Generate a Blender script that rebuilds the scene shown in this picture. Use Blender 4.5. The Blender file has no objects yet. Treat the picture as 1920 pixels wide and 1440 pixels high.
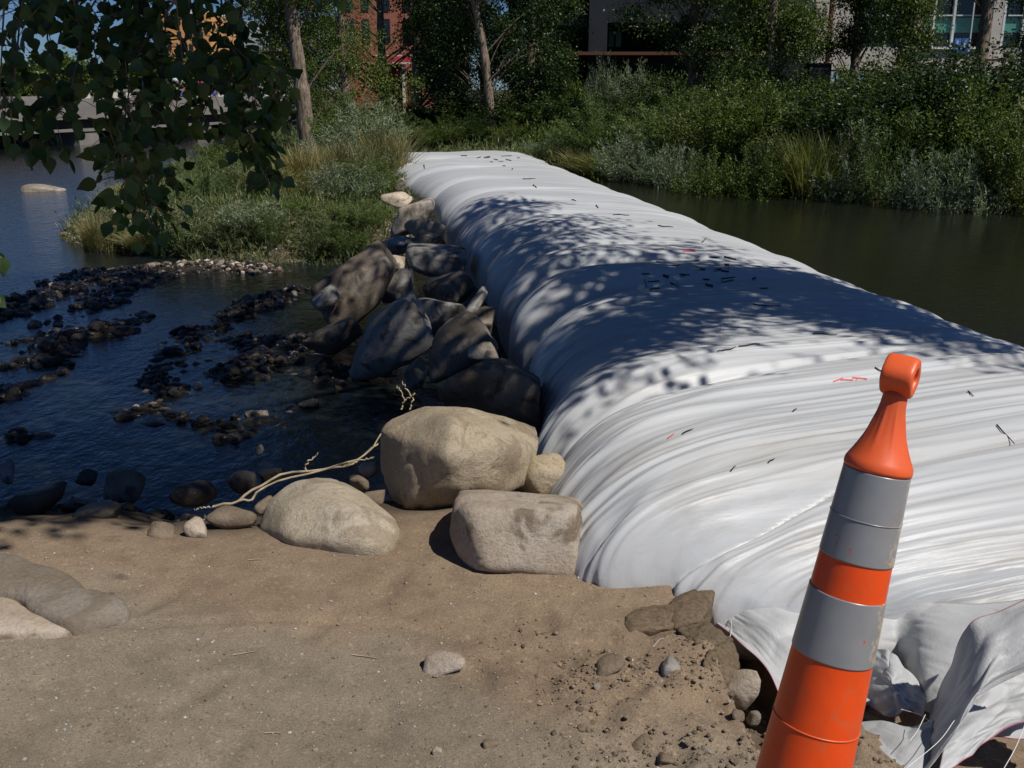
import bpy, math, random
import numpy as np
from mathutils import Vector, Matrix
from mathutils.bvhtree import BVHTree
random.seed(7)
RG = np.random.default_rng(7)
S = bpy.context.scene
COL = S.collection
R = math.radians

# ------------------------------------------------------------------ camera, sky, sun
CAMZ = 1.65
TH = math.atan(555/1900)
cam = bpy.data.objects.new('camera', bpy.data.cameras.new('camera'))
COL.objects.link(cam)
cam.location = (0, 0, CAMZ)
cam.rotation_euler = (math.pi/2-TH, 0, 0)
cam.data.sensor_width = 36
cam.data.lens = 36*1900/1920
cam.data.clip_start = 0.05
cam.data.clip_end = 3000
S.camera = cam

SUN_DIR = Vector((1.0, -0.72, 1.72)).normalized()      # towards the sun
SUN_EL = math.asin(SUN_DIR.z)
w = bpy.data.worlds.new('World'); S.world = w; w.use_nodes = True
nt = w.node_tree; nt.nodes.clear()
sky = nt.nodes.new('ShaderNodeTexSky'); sky.sky_type = 'NISHITA'; sky.sun_disc = False
sky.sun_elevation = SUN_EL
sky.sun_rotation = math.atan2(SUN_DIR.x, SUN_DIR.y)
sky.altitude = 1300; sky.air_density = 1.0; sky.dust_density = 0.0; sky.ozone_density = 4.0
bg = nt.nodes.new('ShaderNodeBackground'); bg.inputs['Strength'].default_value = 0.05
out = nt.nodes.new('ShaderNodeOutputWorld')
tn = nt.nodes.new('ShaderNodeMix'); tn.data_type = 'RGBA'; tn.blend_type = 'MULTIPLY'; tn.inputs[0].default_value = 1
tn.inputs[7].default_value = (.50, .68, .98, 1)      # deep clear summer blue
nt.links.new(sky.outputs[0], tn.inputs[6]); nt.links.new(tn.outputs[2], bg.inputs[0]); nt.links.new(bg.outputs[0], out.inputs[0])
sun = bpy.data.objects.new('sun', bpy.data.lights.new('sun', 'SUN')); COL.objects.link(sun)
sun.data.energy = 4.2; sun.data.angle = R(0.55); sun.data.color = (1.0, 0.95, 0.87)
sun.rotation_euler = SUN_DIR.to_track_quat('Z', 'Y').to_euler()
sun.location = SUN_DIR*60
S.view_settings.view_transform = 'Standard'; S.view_settings.look = 'None'
S.view_settings.exposure = 0.0; S.view_settings.gamma = 1.0; S.view_settings.use_curve_mapping = False
S.cycles.max_bounces = 6; S.cycles.diffuse_bounces = 2; S.cycles.glossy_bounces = 3
S.cycles.transparent_max_bounces = 4; S.cycles.caustics_reflective = False; S.cycles.caustics_refractive = False
S.cycles.use_denoising = True

# ------------------------------------------------------------------ helpers
CT, ST = math.cos(TH), math.sin(TH)
def ray(px, py):
    a = (px-960)/1900; b = (720-py)/1900
    return np.array([a, CT+b*ST, -ST+b*CT])
def WZ(px, py, z):
    d = ray(px, py); t = (z-CAMZ)/d[2]; return np.array([0, 0, CAMZ])+d*t
def WY(px, py, Y):
    d = ray(px, py); t = Y/d[1]; return np.array([0, 0, CAMZ])+d*t
def sm(a, b, x):
    t = np.clip((x-a)/(b-a), 0, 1); return t*t*(3-2*t)
_T = np.random.default_rng(99).random((256, 256))*2-1
def n2(x, y, seed=0):
    x = np.asarray(x, float)+seed*17.13; y = np.asarray(y, float)+seed*31.7
    xi = np.floor(x).astype(int); yi = np.floor(y).astype(int)
    fx = x-xi; fy = y-yi; fx = fx*fx*(3-2*fx); fy = fy*fy*(3-2*fy)
    g = lambda i, j: _T[i & 255, j & 255]
    return (g(xi, yi)*(1-fx)+g(xi+1, yi)*fx)*(1-fy)+(g(xi, yi+1)*(1-fx)+g(xi+1, yi+1)*fx)*fy
def fbm(x, y, o=4, seed=0):
    r = 0; a = 1.0
    for k in range(o):
        r = r+a*n2(x*2**k, y*2**k, seed+k); a *= .5
    return r
_T3 = np.random.default_rng(5).random((64, 64, 64))*2-1
def n3(p, seed=0):
    p = p+np.array([seed*7.3, seed*3.1, seed*5.7]); i = np.floor(p).astype(int); f = p-i; f = f*f*(3-2*f)
    r = 0
    for a in (0, 1):
        for b in (0, 1):
            for c in (0, 1):
                wgt = (f[:, 0] if a else 1-f[:, 0])*(f[:, 1] if b else 1-f[:, 1])*(f[:, 2] if c else 1-f[:, 2])
                r = r+wgt*_T3[(i[:, 0]+a) & 63, (i[:, 1]+b) & 63, (i[:, 2]+c) & 63]
    return r
def fbm3(p, o=4, seed=0):
    r = 0; a = 1.0
    for k in range(o):
        r = r+a*n3(p*2**k, seed+k); a *= .5
    return r

def mesh(name, V, F, smooth=True, mat=None):
    """V (n,3) array; F an (m,k) array or a list of such arrays"""
    if not isinstance(F, (list, tuple)): F = [F]
    F = [np.asarray(f, np.int32) for f in F if len(f)]
    me = bpy.data.meshes.new(name)
    V = np.asarray(V, np.float32)
    me.vertices.add(len(V)); me.vertices.foreach_set('co', V.ravel())
    nl = sum(f.size for f in F); npoly = sum(len(f) for f in F)
    me.loops.add(nl); me.loops.foreach_set('vertex_index', np.concatenate([f.ravel() for f in F]))
    me.polygons.add(npoly)
    tot = np.concatenate([np.full(len(f), f.shape[1], np.int32) for f in F])
    st = np.concatenate([[0], np.cumsum(tot)[:-1]]).astype(np.int32)
    me.polygons.foreach_set('loop_start', st); me.polygons.foreach_set('loop_total', tot)
    me.polygons.foreach_set('use_smooth', np.full(npoly, smooth, bool))
    me.update(calc_edges=True); me.validate()
    if mat: me.materials.append(mat)
    return me
def obj(name, me, parent=None, mat=None, loc=None, **kw):
    o = bpy.data.objects.new(name, me); COL.objects.link(o)
    if parent: o.parent = parent
    if mat and me is not None and not me.materials: me.materials.append(mat)
    if loc is not None: o.location = loc
    for k, v in kw.items():
        if v is not None: o[k] = v
    return o
def tag(o, label, category, group=None, kind=None):
    o['label'] = label; o['category'] = category
    if group: o['group'] = group
    if kind: o['kind'] = kind
    return o
def empty(name, loc, label, category, group=None):
    o = bpy.data.objects.new(name, None); COL.objects.link(o); o.location = loc; o.empty_display_size = .1
    return tag(o, label, category, group)
def grid_faces(nu, nv, closed_v=False):
    i = np.arange(nu-1)[:, None]; j = np.arange(nv if closed_v else nv-1)[None, :]
    j2 = (j+1) % nv
    return np.stack([i*nv+j, i*nv+j2, (i+1)*nv+j2, (i+1)*nv+j], -1).reshape(-1, 4)
def tube_arrays(P, rad, k=6):
    P = np.asarray(P, float); rad = np.broadcast_to(np.asarray(rad, float), (len(P),))
    T = np.gradient(P, axis=0); T /= np.linalg.norm(T, axis=1)[:, None]+1e-9
    up = np.array([0.13, 0.31, 0.94]) if abs(T[0, 2]) < .8 else np.array([.9, .3, .1])
    A = np.cross(T, up); A /= np.linalg.norm(A, axis=1)[:, None]+1e-9
    B = np.cross(T, A)
    an = np.arange(k)*2*math.pi/k
    V = P[:, None, :]+rad[:, None, None]*(np.cos(an)[None, :, None]*A[:, None, :]+np.sin(an)[None, :, None]*B[:, None, :])
    return V.reshape(-1, 3), grid_faces(len(P), k, True)
def merge(parts):
    Vs, Fs, n = [], {}, 0
    for V, F in parts:
        Vs.append(V); Fs.setdefault(F.shape[1], []).append(F+n); n += len(V)
    return np.concatenate(Vs), [np.concatenate(f) for f in Fs.values()]
def spline(P, n):
    P = np.asarray(P, float); m = len(P)
    Q = np.vstack([2*P[0]-P[1], P, 2*P[-1]-P[-2]])
    t = np.linspace(0, m-1-1e-6, n); i = t.astype(int); f = (t-i)[:, None]
    a, b, c, d = Q[i], Q[i+1], Q[i+2], Q[i+3]
    return .5*((2*b)+(-a+c)*f+(2*a-5*b+4*c-d)*f**2+(-a+3*b-3*c+d)*f**3)
def box_arrays(x0, x1, y0, y1, z0, z1):
    V = np.array([[x, y, z] for x in (x0, x1) for y in (y0, y1) for z in (z0, z1)], float)
    F = np.array([[0, 1, 3, 2], [4, 6, 7, 5], [0, 4, 5, 1], [2, 3, 7, 6], [0, 2, 6, 4], [1, 5, 7, 3]])
    return V, F
def box(name, parent, mat, x0, x1, y0, y1, z0, z1, **kw):
    V, F = box_arrays(x0, x1, y0, y1, z0, z1)
    return obj(name, mesh(name, V, F, False, mat), parent, **kw)

# ------------------------------------------------------------------ materials
def new_mat(name):
    m = bpy.data.materials.new(name); m.use_nodes = True
    n = m.node_tree; n.nodes.clear()
    o = n.nodes.new('ShaderNodeOutputMaterial'); p = n.nodes.new('ShaderNodeBsdfPrincipled')
    n.links.new(p.outputs[0], o.inputs[0])
    return m, n, p, o
def N(n, t, **kw):
    x = n.nodes.new(t)
    for k, v in kw.items():
        if k in x.inputs: x.inputs[k].default_value = v
        else: setattr(x, k, v)
    return x
def ramp(n, fac, stops):
    r = n.nodes.new('ShaderNodeValToRGB')
    while len(r.color_ramp.elements) < len(stops): r.color_ramp.elements.new(.5)
    for e, (p, c) in zip(r.color_ramp.elements, stops):
        e.position = p; e.color = (*c, 1) if len(c) == 3 else c
    n.links.new(fac, r.inputs[0]); return r
def bump(n, p, h, strength=.5, dist=.01):
    b = N(n, 'ShaderNodeBump'); b.inputs['Strength'].default_value = strength; b.inputs['Distance'].default_value = dist
    n.links.new(h, b.inputs['Height']); n.links.new(b.outputs[0], p.inputs['Normal']); return b
def mix(n, fac, a, b, mode='MIX'):
    m = n.nodes.new('ShaderNodeMix'); m.data_type = 'RGBA'; m.blend_type = mode
    for sock, v in ((m.inputs[0], fac), (m.inputs[6], a), (m.inputs[7], b)):
        if hasattr(v, 'is_linked') or hasattr(v, 'links'): n.links.new(v, sock)
        elif isinstance(v, (int, float)): sock.default_value = v
        else: sock.default_value = (*v, 1)
    return m.outputs[2]
def simple(name, col, rough=.8, spec=.3, metal=0, noise=0, scale=8, bs=0):
    m, n, p, o = new_mat(name)
    p.inputs['Roughness'].default_value = rough; p.inputs['Specular IOR Level'].default_value = spec
    p.inputs['Metallic'].default_value = metal
    if noise:
        tc = N(n, 'ShaderNodeTexCoord'); t = N(n, 'ShaderNodeTexNoise', Scale=scale, Detail=6.0)
        n.links.new(tc.outputs['Object'], t.inputs['Vector'])
        a = tuple(c*(1-noise) for c in col); b = tuple(min(1, c*(1+noise)) for c in col)
        r = ramp(n, t.outputs[0], [(.3, a), (.7, b)]); n.links.new(r.outputs[0], p.inputs['Base Color'])
        if bs: bump(n, p, t.outputs[0], bs, .02)
    else: p.inputs['Base Color'].default_value = (*col, 1)
    return m

def leaf_mat(name, cols, trans=.3, rough=.45, spec=.35):
    m, n, p, o = new_mat(name)
    g = N(n, 'ShaderNodeNewGeometry')
    r = ramp(n, g.outputs['Random Per Island'], [(i/(len(cols)-1), c) for i, c in enumerate(cols)])
    oi = N(n, 'ShaderNodeObjectInfo')
    r2 = ramp(n, oi.outputs['Random'], [(0, (.78, .82, .8)), (1, (1.15, 1.1, .95))])
    c = mix(n, 1.0, r.outputs[0], r2.outputs[0], 'MULTIPLY')
    n.links.new(c, p.inputs['Base Color'])
    p.inputs['Roughness'].default_value = rough; p.inputs['Specular IOR Level'].default_value = spec
    t = N(n, 'ShaderNodeBsdfTranslucent'); c2 = mix(n, 1.0, c, (1.25, 1.35, .55), 'MULTIPLY'); n.links.new(c2, t.inputs[0])
    ms = N(n, 'ShaderNodeMixShader'); ms.inputs[0].default_value = trans
    n.links.new(p.outputs[0], ms.inputs[1]); n.links.new(t.outputs[0], ms.inputs[2]); n.links.new(ms.outputs[0], o.inputs[0])
    return m
M = {}
M['willow'] = leaf_mat('willow_leaf', [(.05, .09, .02), (.085, .14, .03), (.13, .19, .05), (.20, .25, .10)])
M['greywillow'] = leaf_mat('grey_willow_leaf', [(.07, .105, .04), (.12, .165, .06), (.19, .23, .11), (.27, .31, .19)])
M['dark'] = leaf_mat('dark_leaf', [(.01, .022, .008), (.022, .045, .013), (.05, .085, .022), (.09, .14, .035)], rough=.4)
M['olive'] = leaf_mat('olive_leaf', [(.035, .06, .012), (.07, .11, .018), (.12, .165, .03), (.19, .22, .07)])
M['cotton'] = leaf_mat('cottonwood_leaf', [(.03, .06, .02), (.05, .10, .03), (.08, .15, .05)], trans=.28, rough=.38, spec=.45)
M['grass'] = leaf_mat('grass_blade', [(.077, .110, .033), (.121, .165, .050), (.187, .209, .088), (.264, .231, .121)], trans=.25)
M['drygrass'] = leaf_mat('dry_grass', [(.192, .168, .072), (.288, .240, .120), (.156, .180, .060), (.360, .300, .180)], trans=.2)
M['silver'] = leaf_mat('silver_willow_leaf', [(.09, .125, .08), (.15, .195, .13), (.23, .28, .20), (.32, .37, .29)])
M['stem'] = simple('stem_bark', (.13, .105, .075), .9, .2, noise=.35, scale=20)

def bark_mat():
    m, n, p, o = new_mat('tree_bark')
    tc = N(n, 'ShaderNodeTexCoord'); mp = N(n, 'ShaderNodeMapping'); mp.inputs['Scale'].default_value = (6, 6, 1.2)
    n.links.new(tc.outputs['Object'], mp.inputs[0])
    t = N(n, 'ShaderNodeTexNoise', Scale=4.0, Detail=8.0, Roughness=.65); n.links.new(mp.outputs[0], t.inputs['Vector'])
    r = ramp(n, t.outputs[0], [(.35, (.06, .045, .03)), (.5, (.2, .15, .11)), (.68, (.38, .30, .23))])
    n.links.new(r.outputs[0], p.inputs['Base Color']); p.inputs['Roughness'].default_value = .9
    bump(n, p, t.outputs[0], .9, .03); return m
M['bark'] = bark_mat()

def rock_mat(name, base, dark, light, speck=.5, stain=(.12, .09, .06), stain_amt=.5, rough=.85, spec=.25):
    m, n, p, o = new_mat(name)
    tc = N(n, 'ShaderNodeTexCoord')
    big = N(n, 'ShaderNodeTexNoise', Scale=3.2, Detail=5.0, Roughness=.55); n.links.new(tc.outputs['Object'], big.inputs['Vector'])
    fine = N(n, 'ShaderNodeTexNoise', Scale=70.0, Detail=6.0, Roughness=.8); n.links.new(tc.outputs['Object'], fine.inputs['Vector'])
    st = N(n, 'ShaderNodeTexNoise', Scale=5.5, Detail=8.0, Roughness=.6, Distortion=.6); n.links.new(tc.outputs['Object'], st.inputs['Vector'])
    c1 = ramp(n, big.outputs[0], [(.32, dark), (.5, base), (.68, light)])
    c2 = ramp(n, fine.outputs[0], [(.36, (.55, .52, .5)), (.5, (1, 1, 1)), (.66, (1.25, 1.22, 1.18))])
    c = mix(n, speck, c1.outputs[0], c2.outputs[0], 'MULTIPLY')
    sr = ramp(n, st.outputs[0], [(.54, (0, 0, 0)), (.62, (1, 1, 1))])
    fm = N(n, 'ShaderNodeMath', operation='MULTIPLY'); n.links.new(sr.outputs[0], fm.inputs[0]); fm.inputs[1].default_value = stain_amt
    c = mix(n, fm.outputs[0], c, stain)
    oi = N(n, 'ShaderNodeObjectInfo'); r2 = ramp(n, oi.outputs['Random'], [(0, (.74, .74, .75)), (1, (.92, .90, .87))])
    c = mix(n, 1.0, c, r2.outputs[0], 'MULTIPLY')
    n.links.new(c, p.inputs['Base Color'])
    p.inputs['Roughness'].default_value = rough; p.inputs['Specular IOR Level'].default_value = spec
    h = N(n, 'ShaderNodeMath', operation='ADD'); n.links.new(fine.outputs[0], h.inputs[0])
    mu = N(n, 'ShaderNodeMath', operation='MULTIPLY'); n.links.new(st.outputs[0], mu.inputs[0]); mu.inputs[1].default_value = 3
    n.links.new(mu.outputs[0], h.inputs[1]); bump(n, p, h.outputs[0], .9, .009)
    return m
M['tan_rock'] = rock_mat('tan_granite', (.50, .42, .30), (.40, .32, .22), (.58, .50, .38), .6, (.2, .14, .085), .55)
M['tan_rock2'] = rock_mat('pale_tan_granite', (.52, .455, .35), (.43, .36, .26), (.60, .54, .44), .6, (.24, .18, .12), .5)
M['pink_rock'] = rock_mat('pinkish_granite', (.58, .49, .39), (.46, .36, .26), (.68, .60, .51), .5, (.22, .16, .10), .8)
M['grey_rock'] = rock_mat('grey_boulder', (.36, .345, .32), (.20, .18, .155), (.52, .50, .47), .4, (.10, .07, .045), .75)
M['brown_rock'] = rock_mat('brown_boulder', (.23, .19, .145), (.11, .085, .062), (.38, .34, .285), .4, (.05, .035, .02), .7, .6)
M['wet_rock'] = rock_mat('wet_river_stone', (.045, .038, .03), (.02, .017, .014), (.10, .085, .07), .4, (.03, .028, .015), .5, .35, .5)
M['cobble'] = rock_mat('dry_river_cobble', (.36, .31, .25), (.24, .19, .14), (.50, .46, .40), .3, (.2, .13, .08), .4)
M['dirty_rock'] = rock_mat('sandy_stone', (.27, .21, .15), (.22, .165, .115), (.33, .27, .20), .4, (.25, .19, .13), .6)

def ground_mat():
    m, n, p, o = new_mat('ground_surface')
    at = N(n, 'ShaderNodeAttribute', attribute_name='tint')
    geo = N(n, 'ShaderNodeNewGeometry')
    f1 = N(n, 'ShaderNodeTexNoise', Scale=160.0, Detail=5.0, Roughness=.75); n.links.new(geo.outputs['Position'], f1.inputs['Vector'])
    f2 = N(n, 'ShaderNodeTexNoise', Scale=9.0, Detail=9.0, Roughness=.65); n.links.new(geo.outputs['Position'], f2.inputs['Vector'])
    vo = N(n, 'ShaderNodeTexVoronoi', Scale=95.0); n.links.new(geo.outputs['Position'], vo.inputs['Vector'])
    r1 = ramp(n, f1.outputs[0], [(.34, (.62, .6, .58)), (.5, (1, 1, 1)), (.68, (1.38, 1.36, 1.34))])
    r2 = ramp(n, f2.outputs[0], [(.3, (.8, .78, .76)), (.5, (1, 1, 1)), (.72, (1.13, 1.12, 1.1))])
    vr = ramp(n, vo.outputs['Color'], [(.0, (.8, .78, .76)), (.86, (1, 1, 1)), (.93, (1.5, 1.5, 1.48))])
    c = mix(n, .85, at.outputs['Color'], r1.outputs[0], 'MULTIPLY')
    c = mix(n, 1.0, c, r2.outputs[0], 'MULTIPLY'); c = mix(n, .6, c, vr.outputs[0], 'MULTIPLY')
    n.links.new(c, p.inputs['Base Color'])
    rr = N(n, 'ShaderNodeMapRange'); n.links.new(at.outputs['Alpha'], rr.inputs[0]); rr.inputs[3].default_value = .35; rr.inputs[4].default_value = .95
    n.links.new(rr.outputs[0], p.inputs['Roughness']); p.inputs['Specular IOR Level'].default_value = .25
    h = N(n, 'ShaderNodeMath', operation='MULTIPLY_ADD'); n.links.new(f2.outputs[0], h.inputs[0]); h.inputs[1].default_value = 4; n.links.new(f1.outputs[0], h.inputs[2])
    bump(n, p, h.outputs[0], .7, .004); return m
M['ground'] = ground_mat()

def water_mat(name, col, s1, s2, amp, rough):
    m, n, p, o = new_mat(name)
    geo = N(n, 'ShaderNodeNewGeometry')
    mp = N(n, 'ShaderNodeMapping'); mp.inputs['Scale'].default_value = s1; n.links.new(geo.outputs['Position'], mp.inputs[0])
    a = N(n, 'ShaderNodeTexNoise', Scale=1.0, Detail=5.0, Roughness=.55, Distortion=.4); n.links.new(mp.outputs[0], a.inputs['Vector'])
    mp2 = N(n, 'ShaderNodeMapping'); mp2.inputs['Scale'].default_value = s2; n.links.new(geo.outputs['Position'], mp2.inputs[0])
    b = N(n, 'ShaderNodeTexNoise', Scale=1.0, Detail=4.0, Roughness=.6); n.links.new(mp2.outputs[0], b.inputs['Vector'])
    h = N(n, 'ShaderNodeMath', operation='ADD'); n.links.new(a.outputs[0], h.inputs[0]); n.links.new(b.outputs[0], h.inputs[1])
    bump(n, p, h.outputs[0], 1.0, amp)
    p.inputs['Base Color'].default_value = (*col, 1); p.inputs['Roughness'].default_value = rough; p.inputs['IOR'].default_value = 1.33
    return m
M['river'] = water_mat('river_water', (.012, .016, .016), (2.2, 1.2, 1), (11, 7, 1), .012, .05)
M['pond'] = water_mat('pond_water', (.011, .012, .008), (3, 2, 1), (14, 9, 1), .006, .04)

def fabric_mat():
    m, n, p, o = new_mat('white_woven_fabric')
    at = N(n, 'ShaderNodeAttribute', attribute_name='suv')
    mp = N(n, 'ShaderNodeMapping'); mp.inputs['Scale'].default_value = (10, 1.1, 1); n.links.new(at.outputs['Vector'], mp.inputs[0])
    a = N(n, 'ShaderNodeTexNoise', Scale=1.0, Detail=7.0, Roughness=.6, Distortion=.5); n.links.new(mp.outputs[0], a.inputs['Vector'])
    mp3 = N(n, 'ShaderNodeMapping'); mp3.inputs['Scale'].default_value = (5, 1.3, 1); n.links.new(at.outputs['Vector'], mp3.inputs[0])
    d = N(n, 'ShaderNodeTexNoise', Scale=1.0, Detail=7.0, Roughness=.65, Distortion=.5); n.links.new(mp3.outputs[0], d.inputs['Vector'])
    dirt = ramp(n, d.outputs[0], [(.5, (0, 0, 0)), (.75, (1, 1, 1))])
    near = N(n, 'ShaderNodeMapRange'); sp = N(n, 'ShaderNodeSeparateXYZ'); n.links.new(at.outputs['Vector'], sp.inputs[0])
    n.links.new(sp.outputs[0], near.inputs[0]); near.inputs[1].default_value = 0; near.inputs[2].default_value = 7; near.inputs[3].default_value = .62; near.inputs[4].default_value = .12
    f = N(n, 'ShaderNodeMath', operation='MULTIPLY'); n.links.new(dirt.outputs[0], f.inputs[0]); n.links.new(near.outputs[0], f.inputs[1])
    c = mix(n, f.outputs[0], (.52, .535, .55), (.31, .265, .20))
    # muddy splashes low on the sides
    at2 = N(n, 'ShaderNodeAttribute', attribute_name='mud')
    sp2 = N(n, 'ShaderNodeMath', operation='MULTIPLY'); n.links.new(at2.outputs['Fac'], sp2.inputs[0])
    dr = ramp(n, d.outputs[0], [(.38, (.15, .15, .15)), (.6, (1, 1, 1))]); n.links.new(dr.outputs[0], sp2.inputs[1])
    c = mix(n, sp2.outputs[0], c, (.38, .30, .21))
    n.links.new(c, p.inputs['Base Color'])
    p.inputs['Roughness'].default_value = .42; p.inputs['Specular IOR Level'].default_value = .38
    bump(n, p, a.outputs[0], .6, .012); return m
M['fabric'] = fabric_mat()
def sheet_mat():
    m, n, p, o = new_mat('white_loose_sheet')
    tc = N(n, 'ShaderNodeTexCoord')
    d = N(n, 'ShaderNodeTexNoise', Scale=7.0, Detail=7.0, Roughness=.6, Distortion=.8); n.links.new(tc.outputs['Object'], d.inputs['Vector'])
    r = ramp(n, d.outputs[0], [(.3, (.50, .515, .53)), (.6, (.56, .57, .58)), (.8, (.38, .35, .30))])
    n.links.new(r.outputs[0], p.inputs['Base Color']); p.inputs['Roughness'].default_value = .5
    f = N(n, 'ShaderNodeTexNoise', Scale=120.0, Detail=4.0); n.links.new(tc.outputs['Object'], f.inputs['Vector'])
    bump(n, p, f.outputs[0], .35, .004)
    t = N(n, 'ShaderNodeBsdfTranslucent'); t.inputs[0].default_value = (.7, .7, .68, 1)
    ms = N(n, 'ShaderNodeMixShader'); ms.inputs[0].default_value = .18
    n.links.new(p.outputs[0], ms.inputs[1]); n.links.new(t.outputs[0], ms.inputs[2]); n.links.new(ms.outputs[0], o.inputs[0])
    return m
M['sheet'] = sheet_mat()
M['pink'] = simple('pink_seam_thread', (.42, .10, .17), .8)
M['red_mark'] = simple('red_marker_ink', (.75, .12, .12), .7)
M['thread'] = simple('white_thread', (.75, .75, .74), .5)
M['ink'] = simple('black_print', (.02, .02, .022), .7)
M['twig'] = simple('dark_twig', (.03, .024, .018), .9)
M['root'] = simple('bleached_root', (.40, .32, .21), .85, noise=.3, scale=30)

# ------------------------------------------------------------------ terrain function
ZR, ZP = -0.60, -0.12           # river level, pond level
def poly_sd(x, y, P):
    """signed distance to polygon, positive inside"""
    P = np.asarray(P, float); x = np.asarray(x, float); y = np.asarray(y, float)
    d = np.full(np.broadcast(x, y).shape, 1e9); ins = np.zeros(d.shape, bool)
    for i in range(len(P)):
        a = P[i]; b = P[(i+1) % len(P)]; e = b-a
        t = np.clip(((x-a[0])*e[0]+(y-a[1])*e[1])/(e@e), 0, 1)
        d = np.minimum(d, np.hypot(x-a[0]-t*e[0], y-a[1]-t*e[1]))
        c = ((a[1] > y) != (b[1] > y)) & (x < (b[0]-a[0])*(y-a[1])/(b[1]-a[1]+1e-12)+a[0])
        ins ^= c
    return np.where(ins, d, -d)
LAND = [(-1.35, 12.4), (-2.0, 13.2), (-3.2, 13.3), (-4.6, 13.9), (-6.3, 14.4), (-7.4, 16), (-7.7, 19.5), (-9, 28), (-12, 43), (-14, 60), (-12, 75),
        (-60, 95), (-400, 110), (-400, 700), (400, 700), (400, -2), (30, -2), (16, 13), (9, 14.5), (7.4, 15.3), (5.2, 16.8), (3.6, 17.8), (1.9, 19.6), (1.0, 21.8),
        (.4, 22.6), (-2.0, 22.0), (-1.2, 18.5), (-.9, 15.5)]
def seg_d(x, y, a, b):
    a = np.asarray(a, float); b = np.asarray(b, float); e = b-a
    t = np.clip(((x-a[0])*e[0]+(y-a[1])*e[1])/(e@e), 0, 1)
    return np.hypot(x-a[0]-t*e[0], y-a[1]-t*e[1])
BARS = []
for pts, wd, hh in [([(0, 590), (150, 515)], .35, .14), ([(60, 640), (160, 575), (280, 520)], .22, .15), ([(60, 680), (150, 630), (245, 598)], .26, .16),
               ([(-20, 745), (60, 705), (115, 685)], .16, .08), ([(290, 715), (345, 650), (400, 605), (470, 570), (560, 545)], .2, .16), ([(450, 640), (560, 640), (660, 640)], .3, .13),
               ([(290, 770), (360, 790), (430, 810)], .16, .07), ([(430, 700), (520, 690), (640, 700)], .3, .1), ([(480, 780), (640, 770), (760, 800)], .3, .04),
               ([(180, 720), (300, 735), (420, 725)], .1, -.01), ([(20, 820), (80, 810)], .1, .06), ([(100, 540), (300, 500), (480, 505)], .3, .1)]:
    q = [WZ(a, b, ZR)[:2] for a, b in pts]
    BARS.append((q, wd, hh))
def sand_edge(x):
    return 3.68-.16*sm(-.5, -1.3, x)+.07*np.sin(x*2.1+.5)+.05*n2(x*1.7, x*0+3.3)-.22*sm(-.2, .9, x)+1.3*sm(2.6, 4.2, x)
PIT = [WZ(1345, 1150, -.1)[:2], WZ(1400, 1220, -.1)[:2], WZ(1450, 1330, -.1)[:2], WZ(1490, 1420, -.1)[:2]]
FOOT = [(-.62, 2.95, 1.2), (-.42, 3.2, 1.35), (-.9, 2.55, 1.0), (-.1, 2.62, 1.9), (.1, 2.95, 1.7), (-.35, 2.35, 1.5), (-1.2, 3.1, 1.1), (.28, 2.3, 2.1), (-.75, 2.25, 1.3), (.42, 2.75, 1.4)]
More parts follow.
